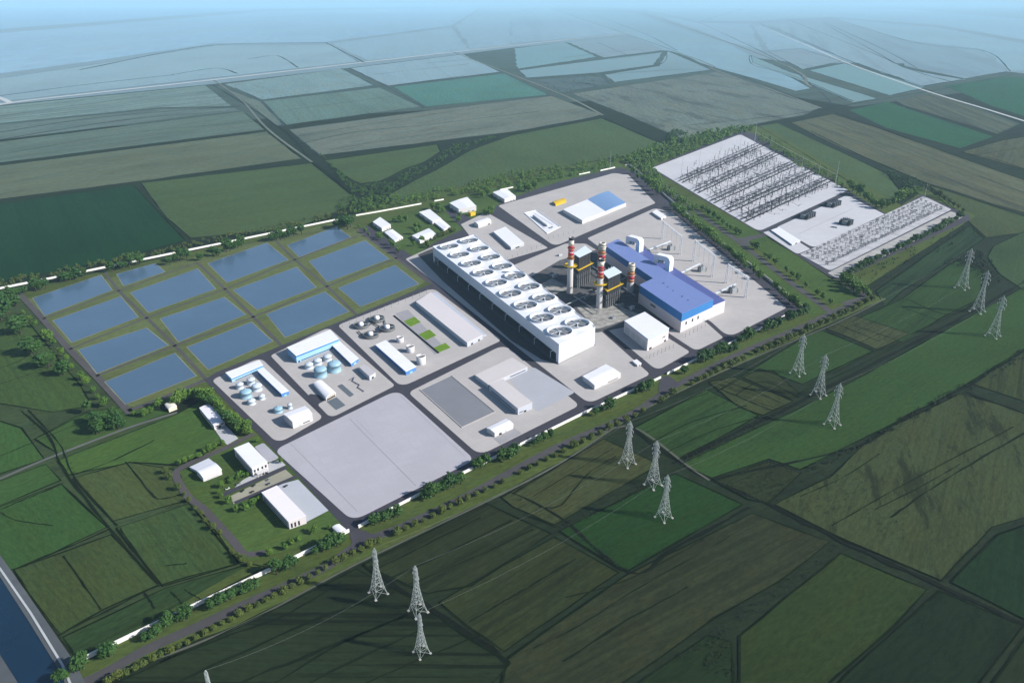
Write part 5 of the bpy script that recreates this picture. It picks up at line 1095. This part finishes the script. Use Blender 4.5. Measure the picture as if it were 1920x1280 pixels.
# line droppers strung between the two pale masts
m = MB(); A_, B_ = P(1414,272), P(1565,352); HA, HB = HT(1414,272,247), HT(1565,352,327); A_.z, B_.z = HA, HB; org = (A_ + B_) / 2; org.z = 0; m.o = org; pr = None
for s in (0, 1.2):
    pr = None
    for j in range(13):
        t = j / 12; p = A_.lerp(B_, t); p.z -= 4 * t * (1 - t) * 2 + s
        if pr: m.bar(pr, p, .28, n=4)
        pr = p
tag(m.obj('earth_wire', plain('tan cable', (.36, .36, .28)), None, loc=org), 'straight tan cable strung between the two tall pale masts', 'cable')
# transformer banks of the middle yard
def bank(x, y, n, lab):
    c = P(x, y); o = thing('transformer_bank', lab, 'transformer bank', (c[0], c[1], .46), 'transformer banks of the switchyard'); o.scale = (1.75,) * 3; an = an3; ca, sa = cos(an), sin(an)
    m = MB(); m.box((0, 0), n * 6.2 + 2, 15, .4, an, 0); m.obj('plinth', plain('oil-dark plinth', (.16, .165, .17), .8, 0, .3, .4), o)
    for k in range(n):
        u = (k - (n - 1) / 2) * 6.2
        m = MB(); m.box((ca * u, sa * u), 3.8, 5.5, 5, an, .4); t_ = m.obj('tank', MG, o)
        for v in (-5, 5):
            m = MB()
            for q in range(5): m.box((ca * (u - 1.6 + q * .8) - sa * v, sa * (u - 1.6 + q * .8) + ca * v), .3, 3.2, 4.4, an, .6)
            m.obj('radiator', STEEL, t_)
        for q in range(3):
            v = -2 + q * 2; m = MB(); m.lathe((ca * u - sa * v, sa * u + ca * v), [(.3, 5.4), (.5, 6.2), (.25, 6.8), (.45, 7.4), (.1, 8.8)], 6); m.obj('bushing', STEEL, t_)
        m = MB(); m.box((ca * (u + 3.1), sa * (u + 3.1)), .4, 14, 6, an, .4); m.obj('fire_wall', plain('fire wall concrete', (.3, .31, .33), .85), o)
bank(1511, 408, 4, 'dark finned transformer bank beside the control building'); bank(1560, 386, 4, 'dark finned transformer bank beside the east hedge')
bank(1585, 421, 2, 'small dark transformer pair by the speckled yard')
c = P(1564,427); o = thing('equipment_skid', 'low grey equipment box beside the small transformer pair', 'equipment', (c[0], c[1], .46)); m = MB(); m.box((0, 0), 4, 12, 2.2, an3 + .2, 0); m.obj('casing', MG, o); m = MB(); m.bar((0, 0, 2.2), (0, 0, 3.4), .4, n=8); m.obj('vent', GALV, o)
# ------------------------------------------------------------------ trees
def leaf_mat(name, c0, c1):
    m, nt, b = new_mat(name); oi = N(nt, 'ShaderNodeObjectInfo'); n1 = noise(nt, .55, 0, 1, 1, 4, .7)
    c = mix(nt, ramp(nt, n1, .32, .68), c0, c1); c = mix(nt, ramp(nt, oi.outputs['Random'], 0, 1.3), c, [c1[0] * 1.15, c1[1] * .95, c1[2] * .8])
    nt.links.new(c, b.inputs['Base Color']); b.inputs['Roughness'].default_value = .7; b.inputs['Specular IOR Level'].default_value = .2; return m
LF = {'dark': leaf_mat('dark green leaves', (.012, .038, .009), (.03, .085, .016)), 'scrub': leaf_mat('dark scrub leaves', (.004, .011, .003), (.012, .028, .008)), 'green': leaf_mat('mid green leaves', (.028, .07, .01), (.07, .15, .02)), 'olive': leaf_mat('olive leaves', (.028, .048, .01), (.065, .098, .018))}
BARK = plain('bark', (.05, .038, .028), .9, 0, .3, 2)
def clump(m, c, r, rr, sq=.8):
    vs = []
    for d in ((1, 0, 0), (-1, 0, 0), (0, 1, 0), (0, -1, 0), (0, 0, 1), (0, 0, -1)):
        k = r * rr.uniform(.6, 1.25); vs.append((c[0] + d[0] * k + rr.uniform(-.3, .3) * r, c[1] + d[1] * k + rr.uniform(-.3, .3) * r, c[2] + (d[2] * k + rr.uniform(-.2, .2) * r) * sq))
    m.add(vs, [[0, 2, 4], [2, 1, 4], [1, 3, 4], [3, 0, 4], [2, 0, 5], [1, 2, 5], [3, 1, 5], [0, 3, 5]])
def leafq(m, c, r, rr):
    a, b = Vector((rr.gauss(0, 1), rr.gauss(0, 1), rr.gauss(0, .7))).normalized(), Vector((rr.gauss(0, 1), rr.gauss(0, 1), rr.gauss(0, .7))).normalized()
    c = Vector(c); m.add([c - a * r, c + b * r, c + a * r, c - b * r], [[0, 1, 2, 3]])
def tree_data(seed, kind):
    rr = random.Random(seed); cr = MB(); tall = kind != 'olive'
    zc, rx, rz = (.56, .44, .46) if tall else (.48, .5, .46)
    lobes = [(rr.uniform(-.13, .13), rr.uniform(-.13, .13), zc + rr.uniform(-.17, .16), rr.uniform(.62, .85)) for _ in range(5)]
    for lx, ly, lz, ls in lobes:
        for _ in range(17):
            d = Vector((rr.gauss(0, 1), rr.gauss(0, 1), rr.gauss(0, .9))).normalized() * rr.uniform(.55, 1)
            clump(cr, (lx + d[0] * rx * ls * .8, ly + d[1] * rx * ls * .8, max(.14, lz + d[2] * rz * ls * .75)), rr.uniform(.075, .13), rr)
    for _ in range(150):
        lx, ly, lz, ls = rr.choice(lobes); d = Vector((rr.gauss(0, 1), rr.gauss(0, 1), rr.gauss(0, 1))).normalized() * rr.uniform(.85, 1.2)
        leafq(cr, (lx + d[0] * rx * ls * .85, ly + d[1] * rx * ls * .85, max(.12, lz + d[2] * rz * ls * .85)), rr.uniform(.025, .05), rr)
    c = cr.obj('crown', LF[kind]); t = MB(); t.bar((0, 0, -.02), (.015, .01, .4), .04, .024, 7)
    for k in range(4):
        a = k * 1.6 + rr.random(); t.bar((.01, .01, .28 + .04 * k), (cos(a) * .2, sin(a) * .2, .52 + .05 * k), .018, .008, 5)
    q = t.obj('trunk', BARK); r = (c.data, q.data); bpy.data.objects.remove(c); bpy.data.objects.remove(q); return r
TD = {k: [tree_data(s * 7 + i * 101, k) for s in range(6)] for i, k in enumerate(('dark', 'green', 'olive'))}
NT = [0]
def tree(x, y, px, kind, lab, grp, name='tree', sq=1.0):
    rr = random.Random(int(x * 31 + y * 17)); c = P(x, y); hgt = px / PXM(x, y) * 1.02; NT[0] += 1
    o = thing(name, lab, 'tree' if name == 'tree' else 'shrub', (c[0], c[1], .12), grp); s = hgt * rr.uniform(.75, 1.3); w_ = s * sq * rr.uniform(.9, 1.12)
    o.scale = (w_, w_, s); o.rotation_euler = (0, 0, rr.uniform(0, 6.28)); cdt, tdt = rr.choice(TD[kind])
    for nm, dt in (('crown', cdt), ('trunk', tdt)):
        q = bpy.data.objects.new(nm, dt); COL.objects.link(q); q.parent = o
def lab_(i, what, frm, desc):
    cut = lambda t: t[4:] if t.startswith('the ') else t
    t = f'{ORD[i]} {what}, {cut(frm)} {cut(desc)}'
    for a, b in ((' the ', ' '), (' of row ', ' of row ')):
        if len(t.replace(',', '').split()) > 16: t = t.replace(a, b, 1) if a == b else t.replace(a, b)
    return t
def row(pts, px, kind, what, frm, desc, name='tree', sq=1.0, jit=.8):
    rr = random.Random(len(desc) + len(pts))
    for i, (x, y) in enumerate(pts): tree(x + rr.uniform(-jit, jit), y + rr.uniform(-jit, jit), px * rr.uniform(.85, 1.15), kind, lab_(i, what, frm, desc), desc, name, sq)
# clumps outside the south wall
SW = [([(702,985),(713,981),(722,977),(732,973),(747,968)], 'the clump outside the wall, east of the main gate'), ([(800,935),(808,932),(815,930),(831,919),(841,917),(851,914),(865,908)], 'the clump outside the wall below the storage pad corner'), ([(890,880),(902,876),(909,874)], 'the small clump below the storage pad east corner'), ([(939,865),(952,860),(959,856),(966,853)], 'the clump below the basin shed'), ([(1003,836),(1011,832),(1020,828),(1033,821)], 'the clump below the basin pad east corner'),
      ([(1116,779),(1131,772),(1138,769),(1145,767)], 'the clump above the first pale pylon path'), ([(1194,738),(1206,735),(1212,734),(1219,732)], 'the clump just west of the second gate'), ([(1284,701)], 'the lone spot just east of the second gate'), ([(1315,681),(1323,678),(1331,675)], 'the clump below the guard hut corner'), ([(1343,666),(1351,663),(1359,662),(1368,660),(1374,658)], 'the clump below the service building'), ([(1386,643),(1394,640),(1401,638),(1409,635)], 'the clump below the turbine hall pad'), ([(1433,623),(1440,621),(1450,617),(1458,614)], 'the clump below the transformer pad'), ([(1480,602),(1488,599),(1497,595),(1505,591),(1510,586)], 'the clump at the east corner of the wall'),
      ([(594,1038),(603,1034),(612,1030),(621,1027),(632,1024),(640,1021)], 'the clump outside the wall, west of the main gate'), ([(519,1077),(536,1069),(545,1066),(553,1062)], 'the clump outside the wall midway to the canal'), ([(441,1115),(452,1112),(462,1109),(470,1107),(478,1104)], 'the dense clump outside the wall near the canal half'), ([(398,1141),(412,1133),(424,1127),(434,1123)], 'the dark clump beside the dense one towards the canal'), ([(312,1173),(322,1170),(333,1166),(343,1163),(352,1160)], 'the second dark clump towards the canal'), ([(272,1201),(283,1196),(295,1191)], 'the sparse clump near the canal'), ([(198,1233),(206,1230),(214,1226)], 'the clump just east of the canal bank'), ([(110,1277),(118,1274),(127,1270),(140,1262),(148,1257),(157,1251)], 'the thicket at the canal end of the wall')]
for pts, ds in SW: row(pts, 27 if pts[0][0] < 1000 else 23, 'dark', 'bushy dark tree', 'the canal side in', ds)
# roadside row south of the road
def poly(line, n, gaps=()):
    L_ = [hypot(line[i + 1][0] - line[i][0], line[i + 1][1] - line[i][1]) for i in range(len(line) - 1)]; tot = sum(L_); out = []
    for k in range(n):
        s = tot * (k + .5) / n
        if any(g0 < s / tot < g1 for g0, g1 in gaps): continue
        i = 0
        while s > L_[i] and i < len(L_) - 1: s -= L_[i]; i += 1
        t = s / L_[i]; out.append((line[i][0] + (line[i + 1][0] - line[i][0]) * t, line[i][1] + (line[i + 1][1] - line[i][1]) * t))
    return out
RL = [(196,1284),(280,1243),(375,1195),(440,1160),(560,1095),(640,1052),(700,1022),(770,990),(860,946),(930,912),(1000,876),(1070,842),(1150,802),(1215,768)]
pts = poly(RL, 62, ((.315,.33), (.52,.53), (.74,.76)))
row(pts[:20], 15, 'olive', 'olive roadside shrub', 'the canal end of', 'the row across the road from the west wall', 'shrub', 1.15)
row(pts[20:40], 15, 'olive', 'olive roadside shrub', 'the gate end of', 'the row across the road from the main gate clump', 'shrub', 1.15)
row(pts[40:], 14, 'olive', 'olive roadside shrub', 'the west end of', 'the row across the road from the basin pad', 'shrub', 1.15)
pts = poly([(1235,757),(1255,742),(1275,733),(1330,705),(1400,672),(1440,655),(1480,638),(1530,615),(1580,592),(1640,560)], 34, ((.1,.14), (.42,.44)))
row(pts, 14, 'olive', 'olive roadside shrub', 'the second gate end of', 'the row along the east part of the south road', 'shrub', 1.1)
# west side
row([(45,590),(57,601),(66,612),(85,631),(93,640),(102,648),(116,666),(127,678),(137,693)], 16, 'green', 'round light tree', 'the north end of', 'the row between the pond road and the big bushes', sq=.95)
row([(154,713),(164,722),(175,736),(185,748),(198,761),(213,776)], 16, 'green', 'round light tree', 'the north end of', 'the row by the south-west ponds', sq=.95)
row([(4,572),(14,580),(23,564),(30,573),(15,596),(34,556),(3,600)], 28, 'dark', 'dark tree', 'the canal side in', 'the clump at the west end of the pond wall')
row([(32,628),(40,625),(58,664),(66,668),(72,662),(83,689),(91,690),(97,686),(119,702)], 34, 'dark', 'big dark bush', 'the north end of', 'the cluster west of the pond road')
row([(167,775),(176,792),(187,800),(181,814),(187,812),(195,797),(206,804),(214,805),(221,803),(232,800),(213,785),(224,789)], 27, 'dark', 'dark bushy tree', 'the north end of', 'the thicket between farm track and ponds')
row([(252,779),(270,780),(277,777),(284,774),(299,762)], 17, 'green', 'leafy tree', 'the pond corner in', 'the group beside the cream vaulted hut')
row([(326,762),(334,757),(340,752),(347,749),(354,747),(361,746),(368,745),(376,747),(384,748),(391,753),(398,757),(404,763),(412,770),(416,776),(423,783),(432,789),(441,791),(449,798),(456,803),(463,809),(464,815),(450,812)], 23, 'green', 'leafy tree', 'the hut end of', 'the belt curving round the two-storey block')
row([(372,752),(380,756),(388,760),(398,766),(408,776),(416,784),(430,797),(440,803)], 22, 'dark', 'dark tree', 'the hut end of', 'the inner belt behind the two-storey block')
row([(337,872),(349,868),(359,864),(372,859),(384,852),(395,846),(403,841),(418,836)], 13, 'green', 'small round tree', 'the road bend in', 'the row along the compound road')
row([(310,888),(319,897),(334,918),(346,929),(354,941),(367,956),(379,966),(386,978),(400,991),(412,1001),(437,1038),(446,1046),(456,1053),(469,1061)], 14, 'olive', 'small olive tree', 'the road bend in', 'the row outside the west compound road')
row([(411,926),(417,914),(434,906),(449,899),(458,894),(466,893)], 15, 'green', 'round tree', 'the canal side in', 'the row above the parked white cars')
row([(416,934),(429,945),(444,959),(461,957),(476,949),(486,941)], 16, 'green', 'round tree', 'the canal side in', 'the row below the car park')
row([(484,829),(527,868)], 17, 'green', 'lone round tree', 'the north along', 'the forecourt of the largest office block')
row([(506,1042),(535,1028),(547,1021),(559,1016),(591,998),(618,992)], 14, 'green', 'small dark green tree', 'the compound road end of', 'the row inside the wall near the gatehouse')
# behind the ponds
row([(50,550),(68,546),(76,544),(86,541),(117,529),(124,528),(132,526),(141,524),(160,519)], 20, 'dark', 'bushy tree', 'the west end of', 'the clumps between the wall and the west ponds')
row([(211,510),(229,506),(236,503),(244,502),(262,497),(318,497),(330,492),(340,490),(351,488),(376,488)], 20, 'dark', 'bushy tree', 'the west end of', 'the clumps behind the small back pond')
row([(400,481),(410,479),(424,473),(432,471),(440,468),(447,466),(454,462),(510,452),(518,450),(526,449),(534,447),(542,446),(551,443),(566,440)], 20, 'dark', 'bushy tree', 'the west end of', 'the clumps behind the middle back pond')
row([(628,427),(636,430),(644,428),(652,431),(658,425)], 20, 'dark', 'bushy tree', 'the west end of', 'the clump behind the east back pond')
# lawn with houses
row([(675,428),(685,437),(692,443),(708,446),(713,450),(732,460),(738,466),(748,475)], 12, 'green', 'small garden tree', 'the wall end of', 'the row along the pond side of the houses')
row([(742,418),(752,416),(760,417),(780,428),(788,430),(779,440),(790,455),(800,460),(776,462)], 14, 'green', 'garden tree', 'the west in', 'the lawn between the white houses')
row([(803,465),(815,450),(824,446),(832,443),(838,440),(846,437),(851,435)], 13, 'olive', 'garden shrub', 'the cooling tower end of', 'the hedge row by the pitched house', 'shrub')
row([(859,416),(832,398),(822,396),(812,394),(862,409),(912,404),(917,405),(921,402),(918,396)], 13, 'green', 'garden tree', 'the west in', 'the strip by the house with the yellow porch')
row([(905,372),(898,366),(890,362),(913,366),(975,362),(984,358),(992,360),(1003,354)], 15, 'green', 'garden tree', 'the west in', 'the group around the house with gutter eaves')
# avenue
row([(1317,394),(1323,397),(1330,404),(1338,408),(1346,414),(1354,421),(1363,428),(1371,432),(1379,438),(1386,440)], 14, 'green', 'round avenue tree', 'the north end of', 'the row along the upper switchyard lawn', sq=1.05)
row([(1410,463),(1419,468),(1434,482),(1443,487),(1454,497)], 15, 'green', 'round avenue tree', 'the switchyard junction end of', 'the avenue row', sq=1.05)
row([(1474,511),(1485,518),(1496,526),(1511,538),(1532,553),(1542,561),(1556,571)], 15, 'green', 'round avenue tree', 'the junction end of', 'the lower avenue row by the wide lawn', sq=1.05)
pts = poly([(1257,388),(1275,404),(1300,424),(1330,448),(1365,475),(1400,505)], 30)
row(pts, 17, 'green', 'hedge shrub', 'the north end of', 'the strip inside the grey fence wall', 'shrub', 1.1)
row([(1412,514),(1424,524),(1452,545),(1466,556),(1472,562),(1480,568),(1487,573),(1494,577)], 18, 'green', 'shrub', 'the transformer end of', 'the strip at the plant east corner', 'shrub')
row([(1188,327),(1196,334),(1205,341),(1214,350),(1224,358),(1232,365)], 17, 'green', 'shrub', 'the north end of', 'the strip inside the fence wall by the storage hall', 'shrub')
# east yard edges
row([(1592,352),(1598,358),(1606,364),(1613,368),(1621,374),(1628,379),(1636,385),(1642,390),(1652,393),(1664,389),(1674,384),(1684,380),(1694,376),(1703,371),(1713,367)], 19, 'green', 'leafy tree', 'the gantry end of', 'the hedge behind the transformer banks')
row([(1738,357),(1746,361),(1754,366),(1762,371),(1770,376),(1779,381),(1788,386),(1797,391),(1805,397)], 12, 'olive', 'small tree', 'the north end of', 'the row behind the long speckled yard', sq=.9)
pts = poly([(1806,408),(1760,432),(1700,462),(1640,492),(1600,512),(1580,524)], 34)
row(pts, 15, 'dark', 'dark hedge tree', 'the far end of', 'the row along the off-white gravel strip')
row([(1578,528),(1586,533),(1594,530),(1592,540),(1602,537),(1600,547),(1610,545),(1608,553),(1619,551),(1627,556)], 20, 'green', 'leafy tree', 'the gravel strip end of', 'the thicket by the avenue end')
# ------------------------------------------------------------------ belts that read as one mass
def belt(name, ring, n, px, kind, rnd=1, dense=1.0):
    rr = random.Random(rnd); xs, ys = [p[0] for p in ring], [p[1] for p in ring]; m = MB(); k = 0; tries = 0
    while k < n and tries < n * 40:
        tries += 1; x, y = rr.uniform(min(xs), max(xs)), rr.uniform(min(ys), max(ys)); ins = False; j = len(ring) - 1
        for i in range(len(ring)):
            if (ring[i][1] > y) != (ring[j][1] > y) and x < (ring[j][0] - ring[i][0]) * (y - ring[i][1]) / (ring[j][1] - ring[i][1]) + ring[i][0]: ins = not ins
            j = i
        if not ins: continue
        k += 1; c = P(x, y); hg = px / PXM(x, y) * rr.uniform(.5, .95)
        for _ in range(12):
            d = Vector((rr.gauss(0, 1), rr.gauss(0, 1), rr.gauss(0, 1))).normalized() * rr.uniform(.4, 1)
            clump(m, (c[0] + d[0] * hg * .42, c[1] + d[1] * hg * .42, max(.4, hg * .5 + d[2] * hg * .42)), hg * rr.uniform(.11, .2), rr)
    tag(m.obj(name, LF[kind]), kind='stuff')
belt('treeline', [(-20,540),(0,527),(160,497),(330,462),(500,428),(655,396),(660,403),(500,438),(330,472),(160,507),(0,540),(-20,546)], 190, 11, 'olive', 2)
belt('treeline', [(655,385),(690,370),(740,372),(850,352),(960,325),(1075,312),(1160,292),(1168,312),(1075,332),(960,352),(900,360),(830,374),(790,380),(720,392),(660,402)], 380, 11, 'green', 3)
belt('woodland', [(600,290),(640,325),(665,348),(720,345),(770,322),(820,300),(850,275),(905,262),(940,255),(880,278),(820,312),(770,340),(735,362),(725,385),(640,398),(630,385),(662,366)], 330, 9, 'dark', 4)
belt('treeline', [(1165,300),(1240,272),(1290,258),(1400,238),(1420,246),(1385,252),(1225,312),(1245,352),(1310,392),(1300,398),(1245,362),(1195,318)], 520, 13, 'green', 5)
belt('woodland', [(1175,296),(1235,275),(1292,250),(1260,245),(1245,268),(1225,283)], 110, 8, 'dark', 6)
belt('treeline', [(1420,252),(1445,262),(1480,280),(1520,305),(1562,325),(1585,345),(1578,352),(1540,335),(1500,315),(1460,290),(1425,268)], 150, 10, 'green', 7)
belt('woodland', [(1640,318),(1690,330),(1735,345),(1730,360),(1700,372),(1692,352)], 90, 10, 'dark', 8)
belt('shrubbery', [(1640,548),(1560,524),(1590,516),(1820,415),(1840,440),(1720,490)], 90, 6, 'scrub', 9)
belt('woodland', [(1770,495),(1800,478),(1852,470),(1866,505),(1880,530),(1845,530),(1820,505)], 120, 8, 'scrub', 10)
belt('woodland', [(1258,868),(1330,830),(1500,750),(1510,756),(1400,812),(1300,866),(1275,878)], 100, 5, 'scrub', 11)
belt('woodland', [(1500,880),(1600,835),(1690,783),(1800,722),(1925,650),(1935,668),(1812,738),(1700,795),(1600,850),(1515,890)], 170, 7, 'scrub', 12)
belt('woodland', [(1125,137),(1145,158),(1052,176),(985,150)], 70, 3, 'dark', 13)

for k_, (rg, n_, px_) in enumerate([([(1335,900),(1440,864),(1503,886),(1440,943),(1402,935)], 150, 4), ([(1440,925),(1500,890),(1560,880),(1640,905),(1600,970),(1530,965)], 90, 4), ([(1328,716),(1378,706),(1487,752),(1431,778),(1387,764)], 60, 3), ([(1545,615),(1604,594),(1705,625),(1640,653)], 50, 3), ([(1530,1290),(1600,1255),(1762,1110),(1900,1170),(1780,1290)], 70, 3.5), ([(1330,1190),(1372,1203),(1378,1270),(1320,1260)], 40, 6), ([(1190,1275),(1330,1188),(1470,1092),(1570,1015),(1585,1025),(1480,1110),(1350,1200)], 110, 5), ([(1600,960),(1650,940),(1720,1000),(1680,1020)], 30, 4), ([(40,770),(60,765),(120,830),(150,900),(215,985),(205,990),(120,890)], 70, 3.5), ([(1055,985),(1265,880),(1275,884),(1075,990)], 60, 4), ([(960,925),(1040,965),(1180,1072),(1170,1078),(1030,970),(955,932)], 60, 4), ([(1235,735),(1262,740),(1200,790),(1180,795)], 10, 4)]):
    belt('shrubbery', rg, int(n_ * 1.5), px_, 'scrub', 40 + k_)
